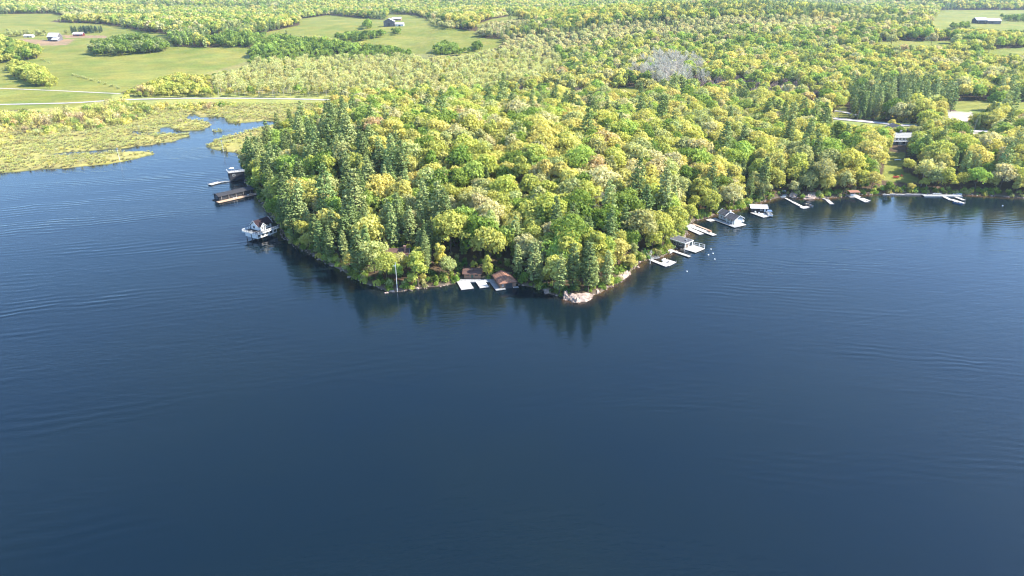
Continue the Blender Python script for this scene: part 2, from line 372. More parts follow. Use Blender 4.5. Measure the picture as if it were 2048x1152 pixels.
ang = np.concatenate([np.linspace(R(-180), R(-58), 60)[:-1], np.linspace(R(-58), R(58), 700), np.linspace(R(58), R(180), 60)[1:]])
rw = np.concatenate([[0.5, 60, 120], np.geomspace(170, 900, 330), [1500, 3000, 12000]])
A, RR = np.meshgrid(ang, rw); wx, wy = (RR*np.sin(A)).ravel(), (RR*np.cos(A)).ravel()
wd = shore_d(wx, wy)
mw = mesh_np('lake_water', np.stack([wx, wy, np.zeros(len(wx))], 1), grid_faces(len(rw), len(ang)))
shal = np.clip(1-(-wd-0.3)/7.5, 0, 1)**2.2*np.where(wx > 20, 1, .15)*(.45+.55*smooth((snoise(wx, wy, 13, 31, 2)+.35)/.7))
attr_f(mw, 'shore', shal*.85); mw.materials.append(M_water)
lake = link(bpy.data.objects.new('lake_water', mw)); tag(lake, kind='structure', label='dark blue rippled lake water')

# ------------------------------------------------------------------ building blocks
M = {
 'white': mat_simple('white_paint', (.78, .78, .76), .5, .06, 3), 'deck': mat_planks('weathered_deck', (.56, .52, .47), .16, 'X', .16, .55), 'deckgrey': mat_planks('grey_deck', (.34, .34, .34), .16, 'X', .15),
 'decktan': mat_planks('tan_deck', (.52, .36, .25), .16, 'X', .15), 'crib': mat_simple('wet_timber', (.05, .045, .04), .8, .3, 2), 'darkwall': mat_planks('dark_siding', (.045, .045, .05), .2, 'Z', .2), 'shingdark': mat_planks('dark_shingles', (.085, .085, .095), .22, 'Z', .25),
 'maroon': mat_planks('maroon_shingles', (.030, .014, .018), .2, 'Z', .3), 'brownroof': mat_planks('brown_shingles', (.30, .15, .10), .22, 'Z', .3), 'brownroof2': mat_planks('old_brown_shingles', (.13, .075, .06), .22, 'Z', .3),
 'log': mat_planks('brown_siding', (.30, .18, .12), .22, 'Z', .2), 'greyroof': mat_planks('grey_shingles', (.36, .36, .35), .22, 'Z', .15), 'lightroof': mat_simple('pale_roof_felt', (.60, .58, .56), .7, .12, 1.0), 'metalroof': mat_planks('metal_roof_sheets', (.62, .60, .62), .8, 'X', .08, .8, .4),
 'greywall': mat_planks('weathered_barn_boards', (.17, .16, .17), .25, 'X', .3), 'bluewall': mat_planks('pale_blue_siding', (.50, .55, .60), .2, 'Z', .06), 'glass': mat_simple('window_glass', (.03, .04, .05), .08, .2, 1, spec=.6), 'door': mat_simple('charcoal_door', (.05, .055, .065), .5, .1, 2),
 'red': mat_simple('red_paint', (.42, .05, .035), .5, .1, 3), 'redbarn': mat_planks('red_barn_boards', (.30, .07, .06), .25, 'X', .2), 'stone': mat_simple('fieldstone', (.36, .34, .32), .85, .45, 1.6, bump=.6), 'brick': mat_simple('pink_brick', (.42, .24, .19), .9, .3, 4), 'metal': mat_simple('galvanised_metal', (.5, .5, .52), .35, .1, 3, metal=.8),
 'canvas': mat_simple('black_canvas', (.03, .03, .035), .8, .2, 3), 'bluecanvas': mat_simple('blue_canvas', (.10, .16, .26), .7, .15, 3), 'gelcoat': mat_simple('white_gelcoat', (.80, .81, .82), .15, .04, 1, spec=.5), 'bluehull': mat_simple('blue_gelcoat', (.08, .17, .32), .2, .1, 1, spec=.5), 'seat': mat_simple('tan_vinyl', (.45, .38, .30), .5, .1, 3),
 'tanwall': mat_planks('tan_siding', (.50, .38, .27), .2, 'Z', .1), 'asphalt': mat_simple('sunbleached_asphalt', (.40, .37, .36), .9, .12, .2), 'gravel': mat_simple('pale_gravel', (.46, .42, .38), .95, .2, .5), 'pole': mat_simple('pole_timber', (.36, .33, .30), .85, .2, 3), 'silver': mat_simple('silver_bark', (.62, .58, .54), .9, .2, 3), 'green': mat_simple('green_door_paint', (.05, .10, .08), .6, .1, 2),
}
class MB:
    def __init__(s): s.V = []; s.F = []
    def add(s, v, f):
        o = len(s.V); s.V += [tuple(p) for p in v]; s.F += [tuple(i+o for i in q) for q in f]; return s
    def box(s, x0, x1, y0, y1, z0, z1):
        return s.add([(x0, y0, z0), (x1, y0, z0), (x1, y1, z0), (x0, y1, z0), (x0, y0, z1), (x1, y0, z1), (x1, y1, z1), (x0, y1, z1)],
                     [(3, 2, 1, 0), (4, 5, 6, 7), (0, 1, 5, 4), (1, 2, 6, 5), (2, 3, 7, 6), (3, 0, 4, 7)])
    def slab(s, q, t):
        "four corners (counter-clockwise from outside) thickened downwards along the normal"
        q = [Vector(p) for p in q]; n = (q[1]-q[0]).cross(q[3]-q[0]).normalized()*t
        return s.add(q+[p-n for p in q], [(0, 1, 2, 3), (7, 6, 5, 4), (0, 4, 5, 1), (1, 5, 6, 2), (2, 6, 7, 3), (3, 7, 4, 0)])
    def prism(s, pts, z0, z1):
        n = len(pts); return s.add([(x, y, z0) for x, y in pts]+[(x, y, z1) for x, y in pts], [tuple(range(n))[::-1], tuple(range(n, 2*n))]+[(i, (i+1) % n, n+(i+1) % n, n+i) for i in range(n)])
    def tube(s, pts, r, sides=6):
        rad = r if isinstance(r, (list, tuple)) else [r]*len(pts); pts = [Vector(p) for p in pts]; V = []; F = []
        for i, p in enumerate(pts):
            d = (pts[min(i+1, len(pts)-1)]-pts[max(i-1, 0)]).normalized(); a = d.cross(Vector((0, 1, 0)) if abs(d.y) < .9 else Vector((1, 0, 0))).normalized(); b = d.cross(a)
            for k in range(sides):
                th = 6.2832*k/sides; V.append(p+rad[i]*(a*math.cos(th)+b*math.sin(th)))
        for i in range(len(pts)-1):
            for k in range(sides): F.append((i*sides+k, i*sides+(k+1) % sides, (i+1)*sides+(k+1) % sides, (i+1)*sides+k))
        F += [tuple(range(sides))[::-1], tuple((len(pts)-1)*sides+k for k in range(sides))]
        return s.add(V, F)
    def build(s, name, mat, parent=None, loc=None, rz=0):
        me = bpy.data.meshes.new(name); me.from_pydata([tuple(v) for v in s.V], [], s.F); me.materials.append(M[mat] if isinstance(mat, str) else mat)
        b = bmesh.new(); b.from_mesh(me); bmesh.ops.recalc_face_normals(b, faces=b.faces); b.to_mesh(me); b.free()
        o = link(bpy.data.objects.new(name, me)); o.parent = parent
        if loc: o.location = loc; o.rotation_euler[2] = rz
        return o
def thing(name, label, cat, loc, rz=0, group=None):
    o = link(bpy.data.objects.new(name, None)); o.empty_display_size = 1; o.location = loc; o.rotation_euler[2] = rz
    return tag(o, label, cat, group)
def copy_tree(o, parent=None):
    c = o.copy(); link(c); c.parent = parent
    for ch in list(o.children): copy_tree(ch, c)
    return c
def frame(a, b, z=0.0):
    "ground frame from two survey points: origin at a, +x towards b"
    ax, ay = G(*a, z); bx, by = G(*b, z); return (ax, ay), math.atan2(by-ay, bx-ax), math.hypot(bx-ax, by-ay)
def local(org, ang, x, y):
    return org[0]+x*math.cos(ang)-y*math.sin(ang), org[1]+x*math.sin(ang)+y*math.cos(ang)

# ---- parts of buildings
def window(parent, x, y, z, w, h, face='y-', frame_m='white', nv=1):
    d = {'y-': (0, -1), 'y+': (0, 1), 'x-': (-1, 0), 'x+': (1, 0)}[face]; fr = MB(); t = .05; e = .1
    def bx(m, a0, a1, z0, z1, o0, o1):
        if d[0] == 0: ys = sorted((y+d[1]*o0, y+d[1]*o1)); m.box(x+a0, x+a1, ys[0], ys[1], z0, z1)
        else: xs = sorted((x+d[0]*o0, x+d[0]*o1)); m.box(xs[0], xs[1], y+a0, y+a1, z0, z1)
    g = MB(); bx(g, -w/2, w/2, z, z+h, .0, .03); go = g.build('window', 'glass', parent)
    bx(fr, -w/2-e, w/2+e, z+h, z+h+e, .002, t+.03); bx(fr, -w/2-e, w/2+e, z-e, z, .002, t+.05); bx(fr, -w/2-e, -w/2, z, z+h, .002, t+.03); bx(fr, w/2, w/2+e, z, z+h, .002, t+.03)
    for k in range(nv):
        c = -w/2+w*(k+1)/(nv+1); bx(fr, c-.03, c+.03, z, z+h, .034, t+.03)
    fr.build('frame', frame_m, go); return go
def gable(parent, x0, x1, y0, y1, ze, rise, over=.45, axis='y', mat='shingdark', t=.14, trim='white', hip=0.0):
    "pitched roof over a box; ridge along axis"
    m = MB()
    if axis == 'y':
        xm = (x0+x1)/2; k = rise/((x1-x0)/2); zo = ze-over*k; Y0, Y1 = y0-over, y1+over
        m.slab([(x0-over, Y0, zo), (xm, Y0+hip, ze+rise), (xm, Y1, ze+rise), (x0-over, Y1, zo)][::-1], -t); m.slab([(xm, Y0+hip, ze+rise), (x1+over, Y0, zo), (x1+over, Y1, zo), (xm, Y1, ze+rise)][::-1], -t)
        if hip: m.add([(x0-over, Y0, zo+t*.9), (x1+over, Y0, zo+t*.9), (xm, Y0+hip, ze+rise+t*.9), (x0-over, Y0, zo-.02), (x1+over, Y0, zo-.02), (xm, Y0+hip, ze+rise-.02)], [(0, 1, 2), (3, 5, 4), (0, 3, 4, 1), (1, 4, 5, 2), (2, 5, 3, 0)])
    else:
        ym = (y0+y1)/2; k = rise/((y1-y0)/2); zo = ze-over*k; X0, X1 = x0-over, x1+over
        m.slab([(X0, y0-over, zo), (X1, y0-over, zo), (X1, ym, ze+rise), (X0, ym, ze+rise)][::-1], -t); m.slab([(X0, ym, ze+rise), (X1, ym, ze+rise), (X1, y1+over, zo), (X0, y1+over, zo)][::-1], -t)
    r = m.build('roof', mat, parent)
    if trim and not hip:
        for e in (0, 1):
            q = MB()
            if axis == 'y':
                Y = (y0-over-.05) if e == 0 else (y1+over+.01)
                for a, b in (((x0-over, zo), (xm, ze+rise)), ((xm, ze+rise), (x1+over, zo))): q.add([(a[0], Y, a[1]-.12), (b[0], Y, b[1]-.12), (b[0], Y, b[1]+t+.03), (a[0], Y, a[1]+t+.03), (a[0], Y+.04, a[1]-.12), (b[0], Y+.04, b[1]-.12), (b[0], Y+.04, b[1]+t+.03), (a[0], Y+.04, a[1]+t+.03)], [(0, 1, 2, 3), (7, 6, 5, 4), (0, 4, 5, 1), (3, 2, 6, 7)])
            else:
                X = (x0-over-.05) if e == 0 else (x1+over+.01)
                for a, b in (((y0-over, zo), (ym, ze+rise)), ((ym, ze+rise), (y1+over, zo))): q.add([(X, a[0], a[1]-.12), (X, b[0], b[1]-.12), (X, b[0], b[1]+t+.03), (X, a[0], a[1]+t+.03), (X+.04, a[0], a[1]-.12), (X+.04, b[0], b[1]-.12), (X+.04, b[0], b[1]+t+.03), (X+.04, a[0], a[1]+t+.03)], [(0, 1, 2, 3), (7, 6, 5, 4), (0, 4, 5, 1), (3, 2, 6, 7)])
            q.build('gable_trim', trim, r)
    return r
def walls(parent, x0, x1, y0, y1, z0, ze, rise=0, axis='y', mat='darkwall'):
    m = MB()
    if rise == 0: m.box(x0, x1, y0, y1, z0, ze)
    elif axis == 'y':
        xm = (x0+x1)/2; p = [(x0, z0), (x1, z0), (x1, ze), (xm, ze+rise-.02), (x0, ze)]
        m.add([(a, y0, b) for a, b in p]+[(a, y1, b) for a, b in p], [(0, 1, 2, 3, 4), (9, 8, 7, 6, 5)]+[(i, (i+1) % 5, 5+(i+1) % 5, 5+i) for i in range(5)])
    else:
        ym = (y0+y1)/2; p = [(y0, z0), (y1, z0), (y1, ze), (ym, ze+rise-.02), (y0, ze)]
        m.add([(x0, a, b) for a, b in p]+[(x1, a, b) for a, b in p], [(0, 1, 2, 3, 4), (9, 8, 7, 6, 5)]+[(i, (i+1) % 5, 5+(i+1) % 5, 5+i) for i in range(5)])
    return m.build('wall', mat, parent)
def box_part(name, parent, dims, mat):
    return MB().box(*dims).build(name, mat, parent)
def railing(parent, pts, z, h=1.0, mat='white', step=1.4):
    m = MB()
    for (a, b) in zip(pts[:-1], pts[1:]):
        L = math.hypot(b[0]-a[0], b[1]-a[1]); n_ = max(1, round(L/step))
        for zz, rr in ((z+h, .06), (z+h*.55, .03), (z+.15, .04)): m.tube([(a[0], a[1], zz), (b[0], b[1], zz)], rr, 4)
        for i in range(n_+1):
            t = i/n_; p = (a[0]+(b[0]-a[0])*t, a[1]+(b[1]-a[1])*t); m.box(p[0]-.06, p[0]+.06, p[1]-.06, p[1]+.06, z, z+h+.1)
        k = int(L/.28)
        for i in range(k):
            t = (i+.5)/k; p = (a[0]+(b[0]-a[0])*t, a[1]+(b[1]-a[1])*t); m.box(p[0]-.02, p[0]+.02, p[1]-.02, p[1]+.02, z+.15, z+h)
    return m.build('railing', mat, parent)
def dock(label, strips, z=.55, group=None, name='dock', posts=True):
    "strips: (survey a, survey b, width, material)"
    org, ang, _ = frame(strips[0][0], strips[0][1], z); root = thing(name, label, 'dock', (org[0], org[1], 0), ang, group)
    ca, sa = math.cos(-ang), math.sin(-ang)
    for si, (a, b, w, mat) in enumerate(strips):
        (ax, ay), an, L = frame(a, b, z); lx, ly = ax-org[0], ay-org[1]; lx, ly = lx*ca-ly*sa, lx*sa+ly*ca
        zt = si*.012
        d = MB().box(0, L, -w/2, w/2, z-.14+zt, z+zt).build('deck', mat, root, (lx, ly, 0), an-ang)
        m = MB().box(-.04, L+.04, -w/2-.05, -w/2-.005, z-.26+zt, z-.02+zt).box(-.04, L+.04, w/2+.005, w/2+.05, z-.26+zt, z-.02+zt).box(-.05, -.004, -w/2-.004, w/2+.004, z-.26+zt, z-.02+zt).box(L+.004, L+.05, -w/2-.004, w/2+.004, z-.26+zt, z-.02+zt)
        m.build('fascia', 'deckgrey', d)
        n_ = max(2, int(L/3)+1)
        for i in range(n_):
            cx = .6+(L-1.2)*i/(n_-1); MB().box(cx-.35, cx+.35, -w/2+.12, w/2-.12, -1.2, z-.27+zt).build('crib', 'crib', d)
        if posts:
            for s_ in (-1, 1): MB().tube([(L-.15, s_*(w/2+.12), -1), (L-.15, s_*(w/2+.12), z+.75)], .07, 6).build('mooring_post', 'pole', d)
    return root
# ---- furniture on the docks
def chair_proto(mat, name, label, loc, rz, group):
    root = thing(name, label, 'chair', loc, rz, group)
    MB().slab([(-.3, -.3, .42), (.3, -.3, .42), (.3, .28, .34), (-.3, .28, .34)], .05).build('seat', mat, root)
    m = MB()
    for i in range(5): m.slab([(-.29+i*.12, .25, .33), (-.19+i*.12, .25, .33), (-.20+i*.125, .55, 1.0-.03*abs(i-2)), (-.31+i*.125, .55, 1.0-.03*abs(i-2))], .03)
    m.build('backrest', mat, root)
    for s_ in (-1, 1):
        MB().box(s_*.38-.07, s_*.38+.07, -.38, .35, .58, .62).build('armrest', mat, root)
        for yy in (-.34, .3): MB().box(s_*.36-.04, s_*.36+.04, yy-.04, yy+.04, 0, .58).build('leg', mat, root)
    return root
def chairs(mat, name, labels, spots, group):
    first = None
    for lab, (x, y, z, rz) in zip(labels, spots):
        if first is None: o = first = chair_proto(mat, name, lab, (x, y, z), rz, group)
        else: o = copy_tree(first); o.location = (x, y, z); o.rotation_euler[2] = rz; o['label'] = lab
def hull(m, L, W, Hh, z0, bow=.35, n=10):
    ring = []
    for i in range(n+1):
        t = i/n; x = -L/2+L*t; w = W/2*(1 if t < 1-bow else math.sqrt(max(0, 1-((t-1+bow)/bow)**2)))*(.92+.08*min(1, t*4)); ring.append((x, max(w, .03), z0+Hh*(1+.25*max(0, t-.6))))
    V = []; F = []
    for x, w, z in ring: V += [(x, -w, z), (x, -w*.7, z0), (x, w*.7, z0), (x, w, z), (x, w*.86, z), (x, w*.8, z0+Hh*.45), (x, -w*.8, z0+Hh*.45), (x, -w*.86, z)]
    for i in range(n):
        for k in range(8): F.append((i*8+k, i*8+(k+1) % 8, i*8+8+(k+1) % 8, i*8+8+k))
    F += [tuple(range(8)), tuple(n*8+k for k in range(8))[::-1]]
    return m.add(V, F)
def motorboat(label, loc, rz, L=6, W=2.2, hullm='gelcoat', top='canvas', cat='boat', name='motorboat'):
    r = thing(name, label, cat, loc, rz); hull(MB(), L, W, .85, -.2).build('hull', hullm, r)
    MB().slab([(L*.12, -W*.36, .7), (L*.12, W*.36, .7), (L*.02, W*.33, 1.15), (L*.02, -W*.33, 1.15)], .03).build('windscreen', 'glass', r)
    for s_ in (-1, 1): MB().box(-L*.12, -L*.02, s_*W*.22-.25, s_*W*.22+.25, .2, .75).box(-L*.15, -L*.12, s_*W*.22-.25, s_*W*.22+.25, .2, 1.05).build('seat', 'seat', r)
    MB().box(-L*.42, -L*.33, -W*.34, W*.34, .2, .7).build('bench', 'seat', r)
    MB().box(-L*.5-.35, -L*.5, -.2, .2, -.1, .95).box(-L*.5-.3, -L*.5-.1, -.08, .08, -.5, 0).build('outboard_motor', 'canvas', r)
    if top:
        m = MB()
        for x in (-L*.28, L*.08):
            m.tube([(x, -W*.44, .7), (x, -W*.42, 1.9), (x, W*.42, 1.9), (x, W*.44, .7)], .03, 4)
        m.build('canopy_frame', 'metal', r)
        MB().slab([(-L*.32, -W*.45, 1.92), (L*.12, -W*.45, 1.92), (L*.12, 0, 2.06), (-L*.32, 0, 2.06)], .04).slab([(-L*.32, 0, 2.06), (L*.12, 0, 2.06), (L*.12, W*.45, 1.92), (-L*.32, W*.45, 1.92)], .04).build('canopy', top, r)
    return r
def pontoon(label, loc, rz, top='bluecanvas'):
    r = thing('pontoon_boat', label, 'boat', loc, rz); L, W = 6.6, 2.5
    for s_ in (-1, 1): MB().tube([(-L/2, s_*.85, .05), (L/2-.6, s_*.85, .05), (L/2, s_*.85, .35)], [.32, .32, .05], 8).build('float', 'metal', r)
    MB().box(-L/2, L/2-.2, -W/2, W/2, .38, .5).build('deck', 'deckgrey', r)
    MB().box(-L/2+.1, L/2-.5, -W/2, -W/2+.06, .5, 1.15).box(-L/2+.1, L/2-.5, W/2-.06, W/2, .5, 1.15).box(-L/2+.1, -L/2+.16, -W/2+.06, W/2-.06, .5, 1.15).box(L/2-.56, L/2-.5, -W/2+.06, W/2-.06, .5, 1.15).build('fence_panel', 'gelcoat', r)
    for x, w in ((-2.4, .6), (1.6, 1.1)):
        for s_ in (-1, 1): MB().box(x, x+w, s_*.8-.3, s_*.8+.3, .5, .9).box(x, x+w, s_*1.05-.08, s_*1.05+.08, .9, 1.2).build('seat', 'seat', r)
    MB().box(-.4, .1, -.3, .5, .5, 1.4).build('console', 'gelcoat', r)
    m = MB()
    for x in (-2.2, .6): m.tube([(x, -W/2+.1, 1.1), (x, -W/2+.15, 2.4), (x, W/2-.15, 2.4), (x, W/2-.1, 1.1)], .03, 4)
    m.build('canopy_frame', 'metal', r); MB().slab([(-2.5, -W/2, 2.42), (.9, -W/2, 2.42), (.9, W/2, 2.42), (-2.5, W/2, 2.42)], .06).build('canopy', top, r); return r
def clear(x, y, r): CLEAR.append((x, y, r))

# ================================================================== west shore
# far two-storey boathouse
o_, a_, L_ = frame((461.5, 363.5), (488, 360)); r_ = thing('boathouse', 'tall dark boathouse with a white rooftop railing, farthest up the shaded shore', 'boathouse', (*o_, 0), a_)
walls(r_, 0, 9, 0, 6.5, .5, 5.6, mat='darkwall'); box_part('crib', r_, (.3, 8.7, .3, 6.2, -1, .5), 'crib'); box_part('roof_deck', r_, (-.5, 9.5, -.5, 7, 5.6, 5.85), 'deckgrey')
railing(r_, [(-.4, 6.9), (-.4, -.4), (9.4, -.4)], 5.85, 1.0); window(r_, 0, 2, 3.2, 1.2, 1.2, 'x-', 'darkwall'); window(r_, 0, 4.6, 3.2, 1.2, 1.2, 'x-', 'darkwall'); window(r_, 2.5, 0, 3.4, 1.4, 1.2)
box_part('door', r_, (-.04, 0, .8, 5.6, .6, 2.9), 'door'); clear(*local(o_, a_, 4, 3), 5)
ux, uy = local(o_, a_, 2.2, 3.2); u_ = thing('patio_umbrella', 'white patio umbrella open on the roof of the tall dark boathouse', 'umbrella', (ux, uy, 5.85))
MB().tube([(0, 0, 0), (0, 0, 2.3)], .04).build('pole', 'white', u_)
MB().add([(0, 0, 2.6)]+[(1.7*math.cos(i*.785), 1.7*math.sin(i*.785), 2.0) for i in range(8)]+[(0, 0, 2.54)]+[(1.66*math.cos(i*.785), 1.66*math.sin(i*.785), 1.94) for i in range(8)], [(0, 1+i, 1+(i+1) % 8) for i in range(8)]+[(9, 10+(i+1) % 8, 10+i) for i in range(8)]+[(1+i, 10+i, 10+(i+1) % 8, 1+(i+1) % 8) for i in range(8)]).build('canopy', 'white', u_)
dock('narrow dark walkway ending in a white swimming platform beside the tall dark boathouse', [((462, 361), (436, 364.5), 1.5, 'deckgrey'), ((438, 364), (419, 369), 3.4, 'deck')])
# long shed boathouse
o_, a_, L_ = frame((441, 404), (505, 389.5), .5); r_ = thing('boathouse', 'long low black boathouse with a wide plank deck along its front', 'boathouse', (*o_, 0), a_)
walls(r_, .8, 22, 2.6, 9.2, .55, 3.3, .95, 'x', 'darkwall'); gable(r_, .8, 22, 2.6, 9.2, 3.3, 1.0, .7, 'x', 'darkwall', trim='darkwall')
box_part('deck', r_, (-1.3, 26, -1.0, 2.55, .3, .5), 'decktan'); box_part('crib', r_, (-.8, 25.5, -.6, 8.8, -1, .29), 'crib')
for x in (2, 6.5, 11, 15.5, 20): box_part('porch_post', r_, (x-.08, x+.08, 2.0, 2.16, .5, 3.1), 'pole')
for x in (4, 9, 14): window(r_, x, 2.6, 1.4, 1.6, 1.1, 'y-', 'greywall')
box_part('door', r_, (17, 18, 2.56, 2.6, .6, 2.6), 'door'); window(r_, .8, 5.9, 1.3, 2, 1.2, 'x-', 'greywall')
for x in (6, 12, 18): clear(*local(o_, a_, x, 5), 5)
chairs('white', 'deck_chair', ['white chair on the long black boathouse deck, nearest the lake end', 'white chair on the long black boathouse deck, beside the lake-end chair', 'white chair at the shore end of the long black boathouse deck'],
       [(*local(o_, a_, x, .6), .5, a_+q) for x, q in ((8.5, 3.0), (10, 3.3), (17.5, 2.9))], 'chairs on the long boathouse deck')
t_ = thing('picnic_table', 'small tan picnic table at the shore end of the black boathouse deck', 'table', (*local(o_, a_, 19.5, .8), .5), a_)
box_part('table_top', t_, (-.9, .9, -.4, .4, .7, .76), 'decktan')
for s_ in (-1, 1): box_part('bench', t_, (-.9, .9, s_*.75-.14, s_*.75+.14, .42, .47), 'decktan'); box_part('leg', t_, (s_*.6-.05, s_*.6+.05, -.8, .8, 0, .42), 'decktan'); box_part('leg', t_, (s_*.6-.05, s_*.6+.05, -.3, .3, .42, .7), 'decktan')
# white railed boathouse
o_, a_, L_ = frame((516, 484), (555, 470)); L_ = max(12, L_); r_ = thing('boathouse', 'white railed boathouse on piles with a maroon-roofed cabin on its upper deck', 'boathouse', (*o_, 0), a_)
W_ = 9.0
for i in range(5):
    for j in range(3): MB().tube([(.4+i*(L_-.8)/4, .4+j*(W_-.8)/2, -1.5), (.4+i*(L_-.8)/4, .4+j*(W_-.8)/2, 1.55)], .17, 6).build('pile', 'crib', r_)
walls(r_, .1, L_, .1, W_, 1.5, 3.9, mat='white'); box_part('upper_deck', r_, (-1.0, L_+.4, -1.0, W_+.8, 3.9, 4.12), 'crib'); box_part('deck_edge', r_, (-1.06, L_+.46, -1.08, -1.004, 3.8, 4.16), 'white'); box_part('deck_edge', r_, (-1.08, -1.004, -1.0, W_+.8, 3.8, 4.16), 'white')
railing(r_, [(L_+.35, -.95), (-.95, -.95), (-.95, W_+.7), (3.6, W_+.7)], 4.12, 1.05)
for i in range(5): window(r_, 1.3+i*(L_-2.4)/4, .1, 2.0, 1.35, 1.35, 'y-', 'white')
for i in range(2): box_part('boat_door', r_, (.04, .1, 1.0+i*4, 3.9+i*4, 1.6, 3.6), 'gelcoat')
box_part('post', r_, (.02, .1, 4.2, 4.75, 1.5, 3.9), 'door')
walls(r_, L_-8.2, L_-.2, 3.4, 8.8, 4.12, 6.6, 2.2, 'x', 'white'); gable(r_, L_-8.2, L_-.2, 3.4, 8.8, 6.6, 2.25, .6, 'x', 'maroon')
walls(r_, L_-7.8, L_-4.8, 2.0, 5.6, 4.12, 6.3, 1.5, 'y', 'white'); gable(r_, L_-7.8, L_-4.8, 2.0, 5.6, 6.3, 1.55, .35, 'y', 'maroon')
for x in (L_-7.0, L_-5.6): window(r_, x, 2.0, 4.6, .8, 1.6, 'y-')
for x in (L_-3.2, L_-1.8): window(r_, x, 3.4, 4.7, 1.0, 1.2, 'y-')
window(r_, L_-8.2, 6.6, 4.7, 1.4, 1.3, 'x-'); clear(*local(o_, a_, 6, 5), 7); clear(*local(o_, a_, 11, 5), 5)
for k, (x, y) in enumerate(((.8, 5.5), (2.3, 1.8))):
    t_ = thing('patio_sofa', ['dark wicker sofa by the lake-side rail of the white boathouse roof deck', 'dark wicker sofa in the near corner of the white boathouse roof deck'][k], 'sofa', (*local(o_, a_, x, y), 4.12), a_+k*1.57)
    box_part('seat', t_, (-.4, .4, -1, 1, .1, .45), 'canvas'); box_part('backrest', t_, (-.55, -.4, -1, 1, .1, .85), 'canvas'); box_part('cushion', t_, (-.38, .38, -.9, .9, .45, .55), 'deckgrey')
# flagpole on the shore
fx, fy = G(794.5, 581, .6); f_ = thing('flagpole', 'tall thin white flagpole on the rocky shore below the hidden cottage', 'flagpole', (fx, fy, max(.2, H(fx, fy))-.1)); clear(fx, fy, 2)
MB().tube([(0, 0, 0), (0, 0, 12.6)], [.13, .08], 8).build('pole', 'white', f_); MB().tube([(0, 0, 12.6), (0, 0, 12.75), (0, 0, 12.95), (0, 0, 13.05)], [.05, .2, .2, .03], 8).build('finial', 'metal', f_)
MB().box(-.75, -.15, -.1, .1, 11.4, 11.8).tube([(-.4, 0, 11.6), (0, 0, 11.6)], .04, 4).build('lamp_box', 'white', f_); MB().tube([(.2, 0, 1), (.2, 0, 12.3)], .015, 3).build('halyard', 'white', f_)
# cottage hidden on the point
o_, a_, _ = frame((771, 517), (800, 517), 5.5); zc = H(o_[0]+4, o_[1]+3); r_ = thing('cottage', 'brown-roofed cottage with white wall and pink chimney half hidden among pines', 'cottage', (*o_, zc), a_)
walls(r_, 0, 10, 0, 6.5, -1, 3, 1.3, 'x', 'white'); gable(r_, 0, 10, 0, 6.5, 3, 1.35, .6, 'x', 'brownroof2'); MB().box(8.2, 9.1, 1.2, 2.0, 3.0, 5.9).box(8.05, 9.25, 1.05, 2.15, 5.9, 6.05).build('chimney', 'brick', r_)
for x in (1.5, 3.6, 6.2): window(r_, x, 0, 1.0, 1.3, 1.2)
box_part('porch_deck', r_, (0, 10, -2.4, -.02, -.3, -.1), 'decktan'); box_part('porch_roof', r_, (3.5, 9.6, -2.2, -.65, 2.4, 2.55), 'brownroof'); box_part('door', r_, (4.6, 5.5, -.05, 0, 0, 2.1), 'red'); clear(*local(o_, a_, 5, 2), 7)
# ================================================================== the brown boathouse cove
o_, a_, _ = frame((928, 554), (962, 554.5), 1.2); r_ = thing('cabin', 'low dark brown cabin tucked under trees behind the pale twin docks', 'cabin', (*o_, .9), a_)
walls(r_, 0, 7.2, 0, 6, -1, 2.1, 1.1, 'x', 'log'); gable(r_, 0, 7.2, 0, 6, 2.1, 1.2, .6, 'x', 'brownroof2', trim='log'); window(r_, 1.7, 0, .8, 1.2, .9, 'y-', 'log'); window(r_, 5.4, 0, .8, 1.2, .9, 'y-', 'log'); box_part('door', r_, (3.1, 4.0, -.05, 0, 0, 1.9), 'green'); clear(*local(o_, a_, 3.6, 3), 5.5)
MB().tube([(3.4, 1.6, 2.9), (3.4, 1.6, 3.7)], .12, 6).build('vent_pipe', 'metal', r_)
dock('twin pale docks joined by a back walkway beside the brown boathouse', [((914, 561.5), (1000, 560.5), 3.0, 'deckgrey'), ((926, 562), (935, 578), 5.2, 'deck'), ((960, 562), (969, 574.5), 3.9, 'deck')], .5)
o_, a_, _ = frame((1000, 578.5), (1030, 574.5), .4); r_ = thing('boathouse', 'brown gabled boathouse with russet shingle roof and a charcoal boat door', 'boathouse', (*o_, 0), a_)
walls(r_, .3, 7.2, 0.6, 10.2, .6, 2.9, 1.5, 'y', 'log'); gable(r_, .3, 7.2, .6, 10.2, 2.9, 1.55, .6, 'y', 'brownroof', hip=1.6); box_part('crib', r_, (.5, 7.0, .9, 10, -1, .6), 'crib')
box_part('door', r_, (2.6, 5.6, .54, .6, -.2, 2.3), 'door'); window(r_, 1.4, .6, 1.2, .5, .8); box_part('dock_apron', r_, (-2.0, .25, -.9, 11, .32, .52), 'deckgrey'); box_part('dock_apron', r_, (.27, 2.3, -.9, .5, .32, .52), 'deckgrey'); box_part('dock_apron', r_, (5.8, 8.0, -.7, .5, .32, .52), 'deckgrey')
window(r_, .3, 3.4, 1.3, 1.1, .9, 'x-', 'log'); window(r_, .3, 7.0, 1.3, 1.1, .9, 'x-', 'log'); clear(*local(o_, a_, 3.7, 5), 6); clear(*local(o_, a_, 3.7, 9), 4)
